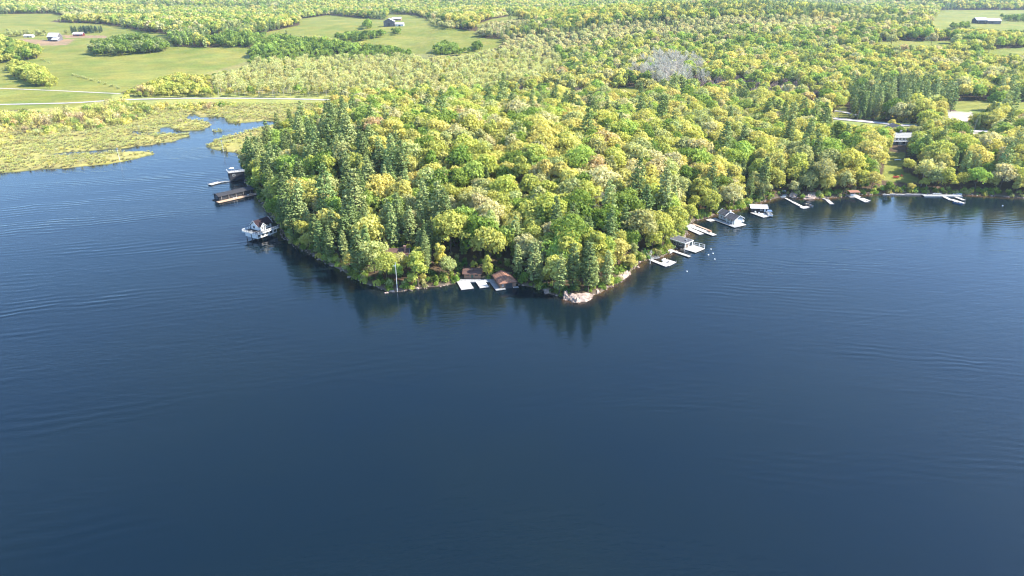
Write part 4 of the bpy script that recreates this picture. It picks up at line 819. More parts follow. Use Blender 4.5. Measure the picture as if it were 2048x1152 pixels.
def broad(nleaf, Rc=4.8, Hc=8.5, base=4.5, lobes=15, leaf=.75, seed=0, tall=1.0, sparse=0.0):
    "multi-lobed crown: returns (leafV, leafF, var), (trunkV, trunkF)"
    r = np.random.default_rng(seed); L = []
    for i in range(lobes):
        th = i*2.399+r.uniform(-.4, .4); fz = (i+.5)/lobes; el = math.asin(min(1, fz*1.05))*1.0 - .25
        rr = Rc*(.62+.12*r.uniform(-1, 1))*math.cos(el); z = base+Hc*.32+Hc*.48*math.sin(el)*tall
        L.append((rr*math.cos(th)+Rc*r.normal()*.10, rr*math.sin(th)+Rc*r.normal()*.10, z+Hc*r.normal()*.06, Rc*r.uniform(.24, .58)))
    L.append((0, 0, base+Hc*.5, Rc*.6))
    w = np.array([q[3]**2 for q in L]); w /= w.sum(); C = []; N = []; S = []
    for (x, y, z, q), ww in zip(L, w):
        k = max(4, int(nleaf*ww)); d = r.normal(size=(k, 3)); d /= np.linalg.norm(d, axis=1, keepdims=True)
        flip = (d[:, 2] < -.35) & (r.uniform(size=k) < .8); d[flip, 2] *= -1
        rad = q*(.62+.45*r.uniform(size=(k, 1))**.6)*(1+.22*np.sin(d[:, :1]*7+x)*np.cos(d[:, 1:2]*6+y))
        C.append(np.array([x, y, z])+d*rad*np.array([1, 1, .82])); N.append(d+r.normal(size=(k, 3))*.45)
        S.append(leaf*r.uniform(.6, 1.35, k))
    C = np.concatenate(C); N = np.concatenate(N); S = np.concatenate(S)
    V, F = quads(C, N, S, .8)
    tr = [tube_np([(0, 0, -1.0), (.1, 0, base*.6), (0, .1, base+Hc*.4), (.1, 0, base+Hc*.7)], [.30, .22, .15, .05])]
    for i in range(5 if nleaf > 900 else 0):
        x, y, z, q = L[i*2]; tr.append(tube_np([(0, 0, base*.8+i*.5), (x*.5, y*.5, z-1.0), (x*.9, y*.9, z+.3)], [.12, .08, .03], 4))
    return (V, F, leafvar(len(F))), join(tr)
def pine(nb=16, Ht=19, Rc=3.4, leaf=.8, seed=0, base=3.0, per=9, flat=.5, ragged=.35, top=.5):
    r = np.random.default_rng(seed); C = []; N = []; S = []; tr = [tube_np([(0, 0, -1), (0, 0, Ht*.5), (0, 0, Ht)], [.28, .18, .04])]
    for lv in range(nb):
        z = base+(Ht-base)*(lv/nb)**.95; f = 1-(z-base)/(Ht-base)
        prof = Rc*(min(1, f*1.6+.12)**.8)*(1 if lv > 1 else .75)
        for b in range(6 if f > .25 else 4):
            th = b*1.05+lv*1.9+r.uniform(-.3, .3); L = prof*r.uniform(1-ragged, 1+ragged*.6)
            rise = r.uniform(.02, .22)+.35*(1-f)
            k = max(2, int(per*(.4+L/Rc)))
            s = r.uniform(.3, 1.0, k)**.8; side = r.normal(size=k)*.16*L
            x = L*s*math.cos(th)-side*math.sin(th); y = L*s*math.sin(th)+side*math.cos(th)
            zz = z+L*s*rise+r.normal(size=k)*.14
            C.append(np.stack([x, y, zz], 1)); nn = np.tile([0, 0, 1.0], (k, 1))+r.normal(size=(k, 3))*flat+np.array([math.cos(th), math.sin(th), 0])*.35; N.append(nn)
            S.append(leaf*r.uniform(.6, 1.25, k))
            if lv % 3 == 0 and b % 2 == 0 and nb > 12: tr.append(tube_np([(0, 0, z-.1), (L*.8*math.cos(th), L*.8*math.sin(th), z+L*.8*rise)], [.06, .02], 3))
    k = 10; C.append(np.stack([r.normal(size=k)*.15, r.normal(size=k)*.15, Ht-r.uniform(0, 1.4, k)], 1)); N.append(r.normal(size=(k, 3))+[0, 0, .3]); S.append(np.full(k, leaf*top))
    V, F = quads(np.concatenate(C), np.concatenate(N), np.concatenate(S), .6)
    return (V, F, leafvar(len(F), .3, .08)), join(tr)
def twiggy(Ht=12, Rc=2.6, n=420, seed=0, base=2.5, w=.09, leaves=0, leaf=.4, fan=.7, stems=1, length=1.6):
    "leafless or barely leafed tree: a haze of upright twigs around a few limbs"
    r = np.random.default_rng(seed); tr = []
    tips = []
    for s in range(stems):
        ox, oy = (r.normal(size=2)*.5*(stems > 1))
        tr.append(tube_np([(ox, oy, -.8), (ox*1.4, oy*1.4, Ht*.45), (ox*2, oy*2, Ht*.92)], [.15, .10, .03], 4))
        for i in range(12):
            z0 = base+(Ht-base)*.75*i/12; th = r.uniform(0, 6.28); L = Rc*(.55+.45*math.sin(3.1*(i+1)/14))
            p1 = np.array([ox+L*.55*math.cos(th), oy+L*.55*math.sin(th), z0+L*fan]); p2 = np.array([ox+L*math.cos(th), oy+L*math.sin(th), z0+L*fan*2.0])
            tr.append(tube_np([(ox*1.3, oy*1.3, z0), p1, p2], [.06, .04, .015], 3)); tips += [p1, p2, (p1+p2)/2]
    tips = np.array(tips); i = r.integers(0, len(tips), n); st = tips[i]+r.normal(size=(n, 3))*.3
    d = r.normal(size=(n, 3))*.5; d[:, 2] += .9; d[:, :2] += st[:, :2]*.2; d /= np.linalg.norm(d, axis=1, keepdims=True)
    Lw = r.uniform(.5, 1, (n, 1))*length; side = np.cross(d, r.normal(size=(n, 3))); side /= np.linalg.norm(side, axis=1, keepdims=True)
    V = np.stack([st-side*w*.5, st+side*w*.5, st+d*Lw+side*w*.25, st+d*Lw-side*w*.25], 1).reshape(-1, 3); F = np.arange(4*n).reshape(n, 4)
    var = leafvar(n, .25, .05)
    if leaves:
        j = r.integers(0, n, leaves); c = (st+d*Lw*r.uniform(.3, 1, (n, 1)))[j]+r.normal(size=(leaves, 3))*.25
        v2, f2 = quads(c, r.normal(size=(leaves, 3))+[0, 0, .6], leaf*r.uniform(.6, 1.3, leaves)); F = np.concatenate([F, f2+len(V)]); V = np.concatenate([V, v2]); var = np.concatenate([var, leafvar(leaves)])
    return (V, F, var), join(tr)
def shrub(n=170, Rc=1.8, Ht=2.6, leaf=.5, seed=0):
    r = np.random.default_rng(seed); d = r.normal(size=(n, 3)); d /= np.linalg.norm(d, axis=1, keepdims=True); d[:, 2] = np.abs(d[:, 2])
    bump = 1+.3*np.sin(d[:, :1]*5+seed)*np.cos(d[:, 1:2]*4+seed)
    C = d*np.array([Rc, Rc, Ht])*(.55+.5*r.uniform(size=(n, 1)))*bump
    V, F = quads(C, d+r.normal(size=(n, 3))*.5, leaf*r.uniform(.6, 1.3, n))
    return (V, F, leafvar(n)), tube_np([(0, 0, -.4), (0, 0, Ht*.6)], [.06, .03], 3)
def build_meshes(name, lf, tr, mleaf, mbark=M_bark):
    (V, F, var), (TV, TF) = lf, tr
    mc = mesh_np(name+'_crown', V, F); attr_col(mc, 'leafvar', var); mc.materials.append(mleaf)
    mt = mesh_np(name+'_trunk', TV, TF); attr_col(mt, 'leafvar', np.ones((len(TV), 3))); mt.materials.append(mbark)
    J, JF = join([(V, F), (TV, TF)]); mj = mesh_np(name, J, JF); attr_col(mj, 'leafvar', np.concatenate([var, np.ones((len(TV), 3))]))
    mj.materials.append(mleaf); mj.materials.append(mbark)
    mi = np.zeros(len(mj.polygons), np.int32); mi[len(F):] = 1; mj.polygons.foreach_set('material_index', mi)
    return mc, mt, mj
P = {}   # kind -> list of (crown mesh, trunk mesh, joined mesh, height, radius)
def proto(kind, lf_tr, mleaf, mbark=M_bark):
    V = lf_tr[0][0]; h = float(np.percentile(V[:, 2], 98)); r = float(np.percentile(np.hypot(V[:, 0], V[:, 1]), 95))
    P.setdefault(kind, []).append((*build_meshes(kind, *lf_tr, mleaf, mbark), h, r))
for s in range(6): proto('broad0', broad(2300, Rc=4.6+.5*(s % 3), Hc=8+s % 3, base=3.4+.5*(s % 2), lobes=13+2*(s % 3), leaf=.62, seed=s), M_leaf)
for s in range(3): proto('tall0', broad(1700, Rc=3.0, Hc=9.5, base=3, lobes=14, leaf=.58, seed=40+s, tall=1.25), M_leaf)
for s in range(5): proto('pine0', pine(18, 19+s, 3.1+.25*(s % 3), .72, 100+s, base=2.0+s*.5, per=15), M_needle)
for s in range(2): proto('spruce0', pine(22, 15+2*s, 2.3, .62, 120+s, base=.6, per=13, ragged=.15, flat=.4), M_needle)
for s in range(4): proto('broad1', broad(560, Rc=4.8, Hc=8.5, base=3.4, lobes=11, leaf=1.15, seed=60+s), M_leaf)
for s in range(3): proto('pine1', pine(11, 18, 3.2, 1.3, 70+s, base=2, per=5), M_needle)
for s in range(4): proto('broad2', broad(190, Rc=4.9, Hc=8.5, base=3.2, lobes=8, leaf=1.9, seed=80+s), M_leaf)
for s in range(2): proto('pine2', pine(7, 17, 3.3, 2.0, 90+s, base=1.5, per=3), M_needle)
for s in range(3): proto('bare', twiggy(13, 3.2, 800, 200+s, w=.10, length=1.8), M_twig, M_palebark)
for s in range(4): proto('aspen', twiggy(10.5, 1.7, 120, 220+s, w=.07, leaves=260, leaf=.6, fan=.8, base=4), M_leaf, M_palebark)
for s in range(3): proto('brush', twiggy(5, 1.8, 260, 240+s, base=.6, w=.10, stems=3, length=1.4, leaves=50, leaf=.5), M_twig)
for s in range(3): proto('shrub', shrub(170, 1.9, 2.5, .52, 260+s), M_leaf)
for s in range(3): proto('reed', twiggy(.9, .8, 60, 280+s, base=.1, w=.14, stems=3, length=.9, fan=.4), M_leaf)

PAL = {'gold': (.61, .57, .18), 'lime': (.49, .51, .13), 'green': (.22, .31, .065), 'fresh': (.36, .47, .11), 'tan': (.60, .56, .29), 'peach': (.60, .47, .24), 'olive': (.46, .48, .20),
       'pine': (.21, .275, .095), 'pinelight': (.34, .40, .15), 'spruce': (.085, .125, .07), 'bare': (.52, .49, .39), 'aspen': (.60, .60, .28), 'brush': (.36, .28, .23), 'yellow': (.66, .64, .19), 'reed': (.60, .60, .25), 'dark': (.10, .18, .05)}
WORD = {'gold': 'golden yellow-green', 'lime': 'lime green', 'green': 'deep green', 'fresh': 'fresh bright green', 'tan': 'pale tan-green', 'peach': 'pinkish tan budding', 'olive': 'soft olive green', 'pine': 'dark blue-green', 'pinelight': 'pale grey-green', 'spruce': 'very dark green'}

# ------------------------------------------------------------------ planting
def candidates(r0, r1, s, amax=47):
    ax = r1*math.sin(R(amax)); xs = np.arange(-ax, ax, s); ys = np.arange(140, r1, s)
    X, Y = np.meshgrid(xs, ys); X = X+(np.arange(X.shape[0]) % 2)[:, None]*s*.5
    X = (X+rng.uniform(-.36, .36, X.shape)*s).ravel(); Y = (Y+rng.uniform(-.36, .36, Y.shape)*s).ravel()
    rr = np.hypot(X, Y); m = (rr >= r0) & (rr < r1) & (np.abs(np.arctan2(X, Y)) < R(amax)); return X[m], Y[m]
def occlusion_ok(x, y, z, h, r):
    "keeps a tree only where the survey shows tree: body must not cross open ground or hide a thing behind it"
    ok = np.ones(len(x), bool); n_ = len(x); tests = [(0, .02), (0, .5), (0, .88), (-.75, .6), (.75, .6)]
    pts = [project(x+sx*r, y, z+fz*h)[:2] for sx, fz in tests]
    clump = np.full(n_, -1); 
    for ci, (poly, _) in enumerate(CLUMPS):
        allin = np.ones(n_, bool)
        for (a, b) in pts: allin &= inside(a, b, poly)
        clump[allin & (clump < 0)] = ci
    for f in FIELDS:
        bad = np.zeros(n_, bool)
        for (a, b) in pts: bad |= inside(a, b, f)
        ok &= ~bad | (clump >= 0)
    px, pb, dep = project(x, y, z); _, pt, _ = project(x, y, z+h); rp = r*FPX/dep
    for (a, b, c, d_, dist) in KEEP:
        ok &= ~((px+rp*.85 > a) & (px-rp*.85 < c) & (pb > b) & (pt+ (pb-pt)*.06 < d_) & (y < dist))
    for (cx, cy_, cr) in CLEAR: ok &= (np.hypot(x-cx, y-cy_) > cr+r*.35)
    return ok, clump
plants = []     # dict rows: kind, proto index, x, y, z, scale, rot, tint name, tint colour, distance
ROWS = {'k': [], 'pi': [], 'x': [], 'y': [], 'z': [], 's': [], 'rot': [], 'c': [], 'dist': [], 'd': []}
def plant(r0, r1, s, lod, big):
    X, Y = candidates(r0, r1, s); D = shore_d(X, Y); m = D > .7; X, Y, D = X[m], Y[m], D[m]
    Z = height(X, Y, D); px, py, dep = project(X, Y, Z); n_ = len(X)
    m = (px > -230) & (px < 2280) & (py < 640); X, Y, Z, D, px, py, dep = [q[m] for q in (X, Y, Z, D, px, py, dep)]; n_ = len(X)
    u = rng.uniform(size=n_); kind = np.full(n_, 'broad', object); spec = np.full(n_, '', object)
    cprob = np.full(n_, .05); 
    for poly, pr in CONIF: cprob = np.where(inside(px, py, poly), pr, cprob)
    ns = snoise(X, Y, 55, 41, 3); cprob = np.clip(cprob*(1+.5*ns)+np.where(Y > 700, .04, 0), 0, 1)
    cprob = cprob+np.where((Y > 850) & (snoise(X*.45, Y, 120, 48, 3) > .22), .62, 0)+np.where((Y > 520) & (Y < 850) & (snoise(X, Y, 60, 49, 3) > .42), .4, 0); scrubby = (Y > 950) & (snoise(X*.4, Y, 150, 51, 3) < -.30); kind[u < cprob] = 'pine'
    marsh = inside(px, py, MARSH) & (X < -110); kind[marsh] = 'none'
    swamp = inside(px, py, SWAMP); kind[swamp] = np.where(rng.uniform(size=swamp.sum()) < .72, 'aspen', 'broad')
    for bp in BRUSH:
        q = inside(px, py, bp); kind[q] = np.where(rng.uniform(size=q.sum()) < .8, 'brush', 'broad')
    q = inside(px, py, BARE); kind[q] = np.where(rng.uniform(size=q.sum()) < .82, 'bare', 'broad'); q2 = inside(px, py, [(1240, 190), (1255, 150), (1285, 128), (1350, 122), (1390, 140), (1420, 190)]) & ~q; kind[q2] = np.where(rng.uniform(size=q2.sum()) < .16, 'bare', kind[q2])
    q = inside(px, py, LIMEROW); kind[q] = 'broad'; spec[q] = 'lime'
    farf = smooth((Y-700)/400); v = rng.uniform(size=n_)*(1-.35*farf)+.14*snoise(X, Y, 38, 44, 3)+farf*(.17+.42*snoise(X, Y, 130, 45, 3))
    pn = snoise(X, Y, 170, 47, 2)
    pal = np.array(['gold', 'lime', 'green', 'fresh', 'tan', 'peach', 'olive'], object)
    cum = np.array([.28, .54, .62, .76, .86, .865, 2.0]); ci = np.searchsorted(cum, np.clip(v, 0, 1.99)); tn = pal[np.clip(ci, 0, 6)]
    tn = np.where(kind == 'pine', np.where(rng.uniform(size=n_) < .45, 'pinelight', 'pine'), tn)
    tn = np.where(kind == 'aspen', 'aspen', np.where(kind == 'bare', 'bare', np.where(kind == 'brush', 'brush', tn)))
    tn = np.where(spec == 'lime', np.where(rng.uniform(size=n_) < .6, 'lime', 'gold'), tn)
    sc = rng.uniform(.62, 1.22, n_)*big
    tn = np.where(scrubby & (kind == 'broad'), np.where(rng.uniform(size=n_) < .6, 'tan', 'aspen'), tn); sc = np.where(scrubby, sc*.7, sc)
    sc = np.where(kind == 'pine', sc*np.where(Y < 700, rng.uniform(.62, .98, n_), .75), sc)
    sc = np.where(kind == 'bare', rng.uniform(1.15, 1.55, n_), sc)
    sc = np.where(spec == 'lime', sc*.75, sc); sc = np.where(swamp & (kind == 'broad'), sc*.6, sc)
    sc = np.where((D < 8) & (kind == 'broad'), sc*.8, sc)
    key = np.empty(n_, object); pi = np.zeros(n_, int); hh = np.zeros(n_); rr = np.zeros(n_)
    for i in range(n_):
        k = kind[i]
        if k == 'none': key[i] = ''; continue
        if k == 'broad': k = 'tall0' if (lod == 0 and rng.uniform() < .16) else 'broad%d' % lod
        elif k == 'pine': k = ('spruce0' if rng.uniform() < .2 else 'pine0') if lod == 0 else 'pine%d' % lod
        elif lod == 2: k = 'broad2'
        key[i] = k; pi[i] = rng.integers(len(P[k])); hh[i] = P[k][pi[i]][3]; rr[i] = P[k][pi[i]][4]
    ok, clump = occlusion_ok(X, Y, Z, hh*sc, rr*sc)
    for fac in (.78, .6, .42):
        ok2, cl2 = occlusion_ok(X, Y, Z, hh*sc*fac, rr*sc*fac); take = ok2 & ~ok & (rng.uniform(size=n_) < .9); sc[take] *= fac; ok |= take; clump[take] = cl2[take]
    ok &= key != ''
    for i in np.nonzero(ok & (clump >= 0))[0]:
        ck = CLUMPS[clump[i]][1]
        if ck == 'spruce': key[i] = 'pine%d' % max(1, lod); tn[i] = 'spruce'; pi[i] = 0; sc[i] *= .75
        elif ck in ('scrub', 'tan'): tn[i] = 'tan' if rng.uniform() < .6 else 'olive'; sc[i] *= .8 if ck == 'tan' else .6
        elif ck == 'mix': tn[i] = 'pinelight' if rng.uniform() < .45 else 'green'
        elif ck == 'hedge': tn[i] = 'lime'; sc[i] *= 1
        elif ck == 'green': tn[i] = 'green' if rng.uniform() < .6 else 'fresh'
        elif ck == 'lime': tn[i] = 'lime' if rng.uniform() < .7 else 'green'
    for i in np.nonzero(ok)[0]:
        c = np.array(PAL[tn[i]])*rng.uniform(.9, 1.12)*(1+rng.uniform(-.045, .045, 3))
        for kk, vv in zip(ROWS, (key[i], pi[i], X[i], Y[i], Z[i]-.1, sc[i], rng.uniform(0, 6.28), (tn[i], c), math.hypot(X[i], Y[i]), D[i])): ROWS[kk].append(vv)
plant(150, 700, 7.8, 0, 1.28)
plant(700, 1500, 8.8, 1, 1.3)
plant(1500, 3000, 11.5, 2, 1.4)
plant(3000, 5200, 17, 2, 1.9)

def feature(k, a, b, s_, tn):
    x, y, z = hit(a, b)
    for kk, vv in zip(ROWS, (k, int(rng.integers(len(P[k]))), x, y, z-.1, s_, rng.uniform(0, 6.28), (tn, np.array(PAL[tn])), math.hypot(x, y), 50)): ROWS[kk].append(vv)
for q in (('pine0', 574, 464, 1.15, 'pine'), ('pine0', 590, 482, 1.1, 'pine'), ('broad0', 566, 446, 1.25, 'green'), ('pine0', 604, 476, 1.15, 'pinelight'), ('pine0', 582, 448, 1.15, 'pine'), ('broad0', 1836, 326, 1.35, 'fresh'), ('pine0', 1820, 318, .8, 'pine'), ('broad0', 1862, 310, 1.4, 'lime'), ('broad0', 1745, 345, 1.1, 'gold'), ('broad0', 1752, 318, 1.1, 'gold'), ('aspen', 1842, 372, 1.5, 'aspen'), ('aspen', 1852, 376, 1.4, 'aspen'), ('bare', 1188, 436, 1.0, 'bare'),
          ('pine0', 1600, 378, .7, 'pine'), ('broad0', 1524, 398, 1.05, 'olive'), ('spruce0', 1830, 280, .8, 'spruce'), ('broad0', 1418, 428, 1.05, 'lime'), ('broad0', 1345, 470, 1.2, 'lime'), ('tall0', 975, 553, .75, 'lime'), ('pine0', 1118, 592, .8, 'pinelight'), ('pine0', 1185, 578, .75, 'pinelight'), ('pine0', 1212, 572, .85, 'pinelight')): feature(*q)
# ---- forest and undergrowth as scattered stuff
def scatter(name, rows, label, cat):
    keys = sorted({(k, i) for k, i in zip(rows['k'], rows['pi'])}); col = bpy.data.collections.new(name+'_kinds'); idx = {}
    for j, (k, i) in enumerate(keys):
        o = bpy.data.objects.new('%03d_%s' % (j, k), P[k][i][2]); col.objects.link(o); idx[(k, i)] = j
    n_ = len(rows['x']); me = bpy.data.meshes.new(name); me.vertices.add(n_)
    me.vertices.foreach_set('co', np.stack([rows['x'], rows['y'], rows['z']], 1).astype(np.float32).ravel())
    a = me.attributes.new('pidx', 'INT', 'POINT'); a.data.foreach_set('value', np.array([idx[(k, i)] for k, i in zip(rows['k'], rows['pi'])], np.int32))
    attr_f(me, 'rot', rows['rot']); attr_f(me, 'scl', rows['s']); attr_col(me, 'tint', np.array([c[1] for c in rows['c']]))
    ob = link(bpy.data.objects.new(name, me)); tag(ob, label, cat, kind='stuff')
    ng = bpy.data.node_groups.new(name, 'GeometryNodeTree')
    ng.interface.new_socket('Geometry', in_out='INPUT', socket_type='NodeSocketGeometry'); ng.interface.new_socket('Geometry', in_out='OUTPUT', socket_type='NodeSocketGeometry')
    N = ng.nodes; gi = N.new('NodeGroupInput'); go = N.new('NodeGroupOutput'); ip = N.new('GeometryNodeInstanceOnPoints'); cinf = N.new('GeometryNodeCollectionInfo')
    cinf.inputs['Collection'].default_value = col; cinf.inputs['Separate Children'].default_value = True; cinf.inputs['Reset Children'].default_value = True
    ip.inputs['Pick Instance'].default_value = True
    def named(nm, ty):
        q = N.new('GeometryNodeInputNamedAttribute'); q.data_type = ty; q.inputs['Name'].default_value = nm; return q.outputs[0]
    cx = N.new('ShaderNodeCombineXYZ'); ng.links.new(named('rot', 'FLOAT'), cx.inputs[2])
    ng.links.new(gi.outputs[0], ip.inputs['Points']); ng.links.new(cinf.outputs[0], ip.inputs['Instance'])
    ng.links.new(named('pidx', 'INT'), ip.inputs['Instance Index']); ng.links.new(cx.outputs[0], ip.inputs['Rotation'])
    cs = N.new('ShaderNodeCombineXYZ'); sc = named('scl', 'FLOAT')
    for i in range(3): ng.links.new(sc, cs.inputs[i])
    ng.links.new(cs.outputs[0], ip.inputs['Scale']); ng.links.new(ip.outputs[0], go.inputs[0])
    md = ob.modifiers.new('scatter', 'NODES'); md.node_group = ng
    return ob

# small clumps in the fields never get a tree from the grid at that distance: seed them densely
def seed_clump(poly, ck, n_):
    a = np.array(poly); x0, y0 = a.min(0); x1, y1 = a.max(0)
    tries = 0; got = 0
    hx, hy, hz = hit(float(a[:, 0].mean()), float(y1)-1)
    while tries < 400 and got < n_:
        tries += 1; u_, v_ = rng.uniform(x0, x1), rng.uniform((y0+y1)/2, y1)
        if not inside(np.array([u_]), np.array([v_]), poly)[0]: continue
        x, y, z = hit(u_, v_)
        k = 'pine1' if ck == 'spruce' else 'broad1'; s_ = rng.uniform(.55, .9)
        px, pt, dep = project(x, y, z+P[k][0][3]*s_)
        s_ *= min(1, max(.3, (v_-y0+2)/max(1, (v_-pt))))
        tnm = {'spruce': 'spruce', 'scrub': 'olive', 'tan': 'tan', 'hedge': 'lime', 'green': 'green', 'lime': 'lime', 'mix': 'green'}[ck]
        for kk, vv in zip(ROWS, (k, int(rng.integers(len(P[k]))), x, y, z-.1, s_, rng.uniform(0, 6.28), (tnm, np.array(PAL[tnm])*rng.uniform(.85, 1.15)), math.hypot(x, y), 99)): ROWS[kk].append(vv)
        got += 1
for poly, ck in CLUMPS:
    a = np.array(poly); area = (a[:, 0].max()-a[:, 0].min())*(a[:, 1].max()-a[:, 1].min())
    seed_clump(poly, ck, int(np.clip(area/45, 2, 30)))
# ---- bushes on the banks, marsh shrubs and reeds
def low_plants(r1, s, test, kinds, tints, smin, smax, amax=46):
    out = {k: [] for k in ROWS}
    X, Y = candidates(150, r1, s, amax); D = shore_d(X, Y); m = D > .25; X, Y, D = X[m], Y[m], D[m]; Z = height(X, Y, D); px, py, dep = project(X, Y, Z)
    m = test(X, Y, D, px, py); X, Y, Z, D = X[m], Y[m], Z[m], D[m]; n_ = len(X)
    ks = [kinds[int(q)] for q in rng.integers(0, len(kinds), n_)]; pi = [int(rng.integers(len(P[k]))) for k in ks]; sc = rng.uniform(smin, smax, n_)
    hh = np.array([P[k][i][3] for k, i in zip(ks, pi)]); rr = np.array([P[k][i][4] for k, i in zip(ks, pi)])
    ok, _ = occlusion_ok(X, Y, Z, hh*sc, rr*sc)
    for i in np.nonzero(ok)[0]:
        tn = tints[int(rng.integers(len(tints)))]; c = np.array(PAL[tn])*rng.uniform(.8, 1.2)*(1+rng.uniform(-.08, .08, 3))
        for kk, vv in zip(ROWS, (ks[i], pi[i], X[i], Y[i], Z[i]-.05, sc[i], rng.uniform(0, 6.28), (tn, c), math.hypot(X[i], Y[i]), D[i])): out[kk].append(vv)
    return out
def merge(*rs_): return {k: sum([r_[k] for r_ in rs_], []) for k in ROWS}
bank = low_plants(700, 2.1, lambda X, Y, D, px, py: (X > -190) & (Y < 700) & (D < 5) & ~(inside(px, py, MARSH) & (X < -190)) & (rng.uniform(size=len(X)) < .75), ['shrub'], ['green', 'olive', 'fresh', 'green', 'dark', 'lime'], .35, 1.05)
floor_ = low_plants(480, 4.2, lambda X, Y, D, px, py: (X > -170) & (D >= 5) & (rng.uniform(size=len(X)) < .6), ['shrub'], ['green', 'olive', 'dark', 'lime'], .4, 1.0)
yard = low_plants(720, 4.0, lambda X, Y, D, px, py: (px > 1640) & (py > 225) & (py < 330) & (rng.uniform(size=len(X)) < .5), ['shrub'], ['green', 'olive', 'lime', 'gold'], .5, 1.1)
for x0_, y0_, x1_, y1_, n_ in ((140, 148, 240, 178, 26), (82, 118, 104, 128, 8), (0, 137, 24, 142, 6)):
    for k in range(n_):
        t = rng.uniform(); x, y, z = hit(x0_+(x1_-x0_)*t+rng.normal(), y0_+(y1_-y0_)*t+rng.normal()*.6)
        for kk, vv in zip(ROWS, ('shrub', 0, x, y, z, rng.uniform(.5, 1.2), 0.0, ('olive', np.array(PAL['olive'])), math.hypot(x, y), 99)): yard[kk].append(vv)
scatter('undergrowth', merge(bank, floor_, yard), 'low green bushes and undergrowth along the banks', 'bushes')
shr = low_plants(900, 4.6, lambda X, Y, D, px, py: (X < -110) & (D > 1.5) & (inside(px, py, SHRUBS) & (rng.uniform(size=len(X)) < np.clip((305-py)/85, .02, .95)*np.clip(.7+.7*snoise(X, Y, 24, 71, 2), .05, 1))), ['shrub', 'shrub', 'brush'], ['yellow', 'yellow', 'gold', 'lime', 'olive', 'peach', 'green'], .6, 2.1)
shr2 = low_plants(900, 7, lambda X, Y, D, px, py: (X < -110) & (D > 1.5) & inside(px, py, MARSH) & (rng.uniform(size=len(X)) < .25), ['shrub', 'brush'], ['yellow', 'olive', 'tan'], .25, .6)
scatter('marsh_shrubs', merge(shr, shr2), 'yellow budding willow shrubs crowding the marsh', 'shrubs')
reeds = low_plants(800, 2.4, lambda X, Y, D, px, py: (X < -150) & (D > .5) & inside(px, py, MARSH) & (rng.uniform(size=len(X)) < np.clip(.55+.7*snoise(X, Y, 16, 73, 3), .12, 1)), ['reed'], ['reed', 'reed', 'olive', 'yellow', 'tan'], .6, 1.15)
scatter('marsh_reeds', reeds, 'tawny reeds and sedge covering the marsh flats', 'reeds')


# ---- individual trees: the nearest of each kind
KIND_OF = {'broad0': 'broadleaf_tree', 'tall0': 'broadleaf_tree', 'pine0': 'pine_tree', 'spruce0': 'pine_tree', 'aspen': 'aspen_tree', 'bare': 'bare_tree'}
LIMIT = {'broadleaf_tree': 296, 'pine_tree': 290, 'bare_tree': 60}
order = np.argsort(ROWS['dist']); used = {}; single = []
for i in order:
    kn = KIND_OF.get(ROWS['k'][i])
    if kn is None or kn not in LIMIT: continue
    if ROWS['dist'][i] > (760 if kn != 'bare_tree' else 1500): continue
    px, py, _ = project(ROWS['x'][i], ROWS['y'][i], ROWS['z'][i]+6)
    if not (-20 < px < 2068 and -5 < py < 620): continue
    if used.get(kn, 0) < LIMIT[kn]: used[kn] = used.get(kn, 0)+1; single.append(i)
sset = set(int(i) for i in single)
rest = [i for i in range(len(ROWS['x'])) if i not in sset]
scatter('forest', {k: [v[i] for i in rest] for k, v in ROWS.items()}, 'spring forest of mixed yellow-green and dark trees covering the hills behind the point', 'forest')
MARKS = [('the white railed boathouse', 535, 470), ('the long black boathouse', 490, 392), ('the tall dark boathouse', 478, 352), ('the bleached dead tree', 592, 262), ('the white flagpole', 794, 580), ('the hidden cottage', 790, 515),
 ('the dark brown cabin', 944, 552), ('the brown gabled boathouse', 1012, 565), ('the granite ledge at the tip', 1155, 595), ('the broken granite shelf', 1245, 555), ('the L-shaped dock', 1305, 518), ('the flat-roofed boathouse', 1362, 490),
 ('the tan boardwalk dock', 1385, 452), ('the charcoal-roofed boathouse', 1460, 435), ('the pale-roofed dark boathouse', 1515, 420), ('the paddle boards', 1568, 392), ('the big smooth boulder', 1622, 392), ('the short bent dock', 1652, 398), ('the open pavilion', 1708, 390),
 ('the sunny lawn', 1790, 345), ('the lake house', 1796, 300), ('the grey boardwalk', 1885, 390), ('the shore road', 1730, 244), ('the gravel yard', 1915, 235)]
MARK_XY = np.array([hit(a, b)[:2] for _, a, b in MARKS])
ORD = ['', 'second ', 'third ', 'fourth ', 'fifth ', 'sixth ', 'seventh ', 'eighth ', 'ninth ', 'tenth ', 'eleventh ', 'twelfth ', 'thirteenth ', 'fourteenth ', 'fifteenth ', 'sixteenth ', 'seventeenth ', 'eighteenth ', 'nineteenth ', 'twentieth ']+['twenty-%s ' % q for q in ('first', 'second', 'third', 'fourth', 'fifth', 'sixth', 'seventh', 'eighth', 'ninth')]+['thirtieth ']
LAB = {}; SEEN = {}
def _rank(i):
    dx = ROWS['x'][i]-MARK_XY[:, 0]; dy = ROWS['y'][i]-MARK_XY[:, 1]; k = int(np.argmin(np.hypot(dx, dy))); return k, dx[k], dy[k], float(np.hypot(dx[k], dy[k]))
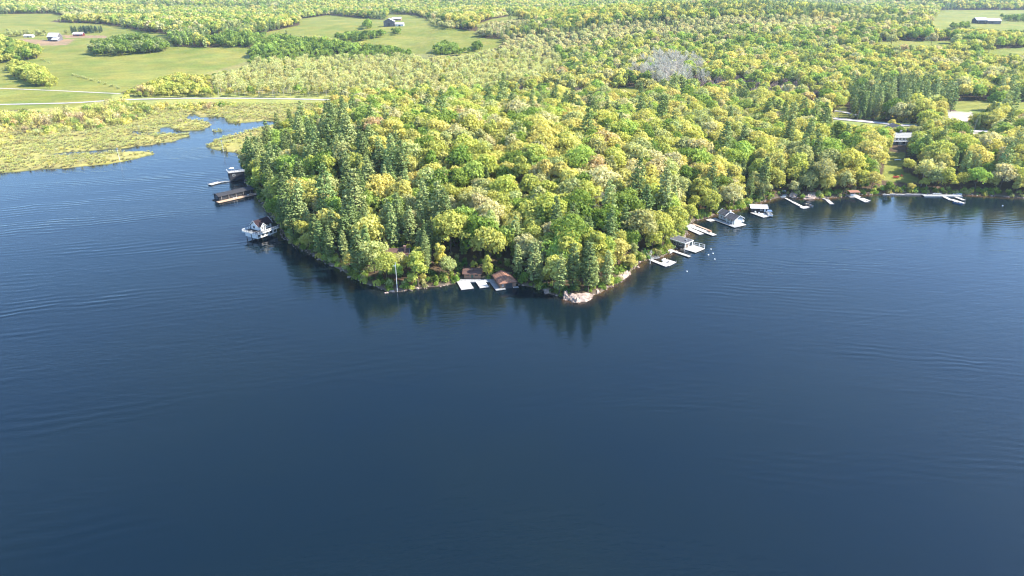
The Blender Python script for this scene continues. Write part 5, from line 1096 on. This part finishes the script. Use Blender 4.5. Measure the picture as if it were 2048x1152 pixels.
for i in sorted(single, key=lambda q: _rank(q)[3]):
    k, dx, dy, dd_ = _rank(i); kn = KIND_OF[ROWS['k'][i]]; tn = ROWS['c'][i][0]
    side = ('behind' if dy > abs(dx) else 'in front of' if -dy > abs(dx) else 'right of' if dx > 0 else 'left of')
    h_ = P[ROWS['k'][i]][ROWS['pi'][i]][3]*ROWS['s'][i]; size = 'small' if h_ < 10 else 'tall' if h_ > 19 else ''
    noun = {'broadleaf_tree': 'broadleaf tree', 'pine_tree': 'pine', 'bare_tree': 'leafless tree'}[kn]
    if kn == 'bare_tree' and ROWS['dist'][i] < 600: LAB[i] = ('pale leafless grey tree standing alone among green crowns on the point', 'leafless tree on the point'); continue
    if kn == 'bare_tree': key_ = ('bare',); q = SEEN[key_] = SEEN.get(key_, 0)+1; LAB[i] = ('pale leafless grey tree in the bare grove on the far hillside', 'leafless trees in the bare grove'); continue
    key_ = (noun, size, tn, side, k); q = SEEN.get(key_, 0); SEEN[key_] = q+1
    LAB[i] = (' '.join(('%s %s %s, %snearest %s %s' % (size, WORD.get(tn, 'yellow-green'), noun, ORD[min(q, 29)], side, MARKS[k][0])).split()), 'broadleaf trees of the point and east shore' if kn == 'broadleaf_tree' else 'pines of the point and east shore')
def tree_label(i, kn): return LAB[i]
protoobj = {}
def place_tree(i):
    k, pi_ = ROWS['k'][i], ROWS['pi'][i]; kn = KIND_OF[k]
    root = bpy.data.objects.new(kn, None); root.empty_display_size = 1; link(root)
    root.location = (ROWS['x'][i], ROWS['y'][i], ROWS['z'][i]); root.rotation_euler = (rng.normal()*.02, rng.normal()*.02, ROWS['rot'][i]); root.scale = (ROWS['s'][i],)*3
    for nm, m in (('crown', P[k][pi_][0]), ('trunk', P[k][pi_][1])):
        if (nm, m.name) not in protoobj: o = bpy.data.objects.new(nm, m); protoobj[(nm, m.name)] = o
        else: o = protoobj[(nm, m.name)].copy()
        link(o); o.parent = root; o['tint'] = [float(q) for q in ROWS['c'][i][1]]
    lab, grp = tree_label(i, kn); tag(root, lab, {'broadleaf_tree': 'tree', 'pine_tree': 'pine tree', 'bare_tree': 'bare tree'}[kn], grp)
for i in single: place_tree(int(i))

# ------------------------------------------------------------------ air
bm = bmesh.new(); bmesh.ops.create_cube(bm, size=1)
mh = bpy.data.meshes.new('haze'); bmesh.ops.scale(bm, vec=(26000, 15600, 420), verts=bm.verts); bm.to_mesh(mh); bm.free()
th = NT('haze'); pv = th.n('ShaderNodeVolumePrincipled'); pv.inputs['Color'].default_value = (.66, .83, 1, 1); pv.inputs['Density'].default_value = HAZE; pv.inputs['Anisotropy'].default_value = .35
th.l(pv.outputs[0], th.out.inputs['Volume']); mh.materials.append(th.m)
hz = link(bpy.data.objects.new('haze', mh)); hz.location = (0, 4500, 203); tag(hz, 'thin pale blue air haze over the lake and hills', kind='stuff')

print('trees', len(ROWS['x']), 'single', used)
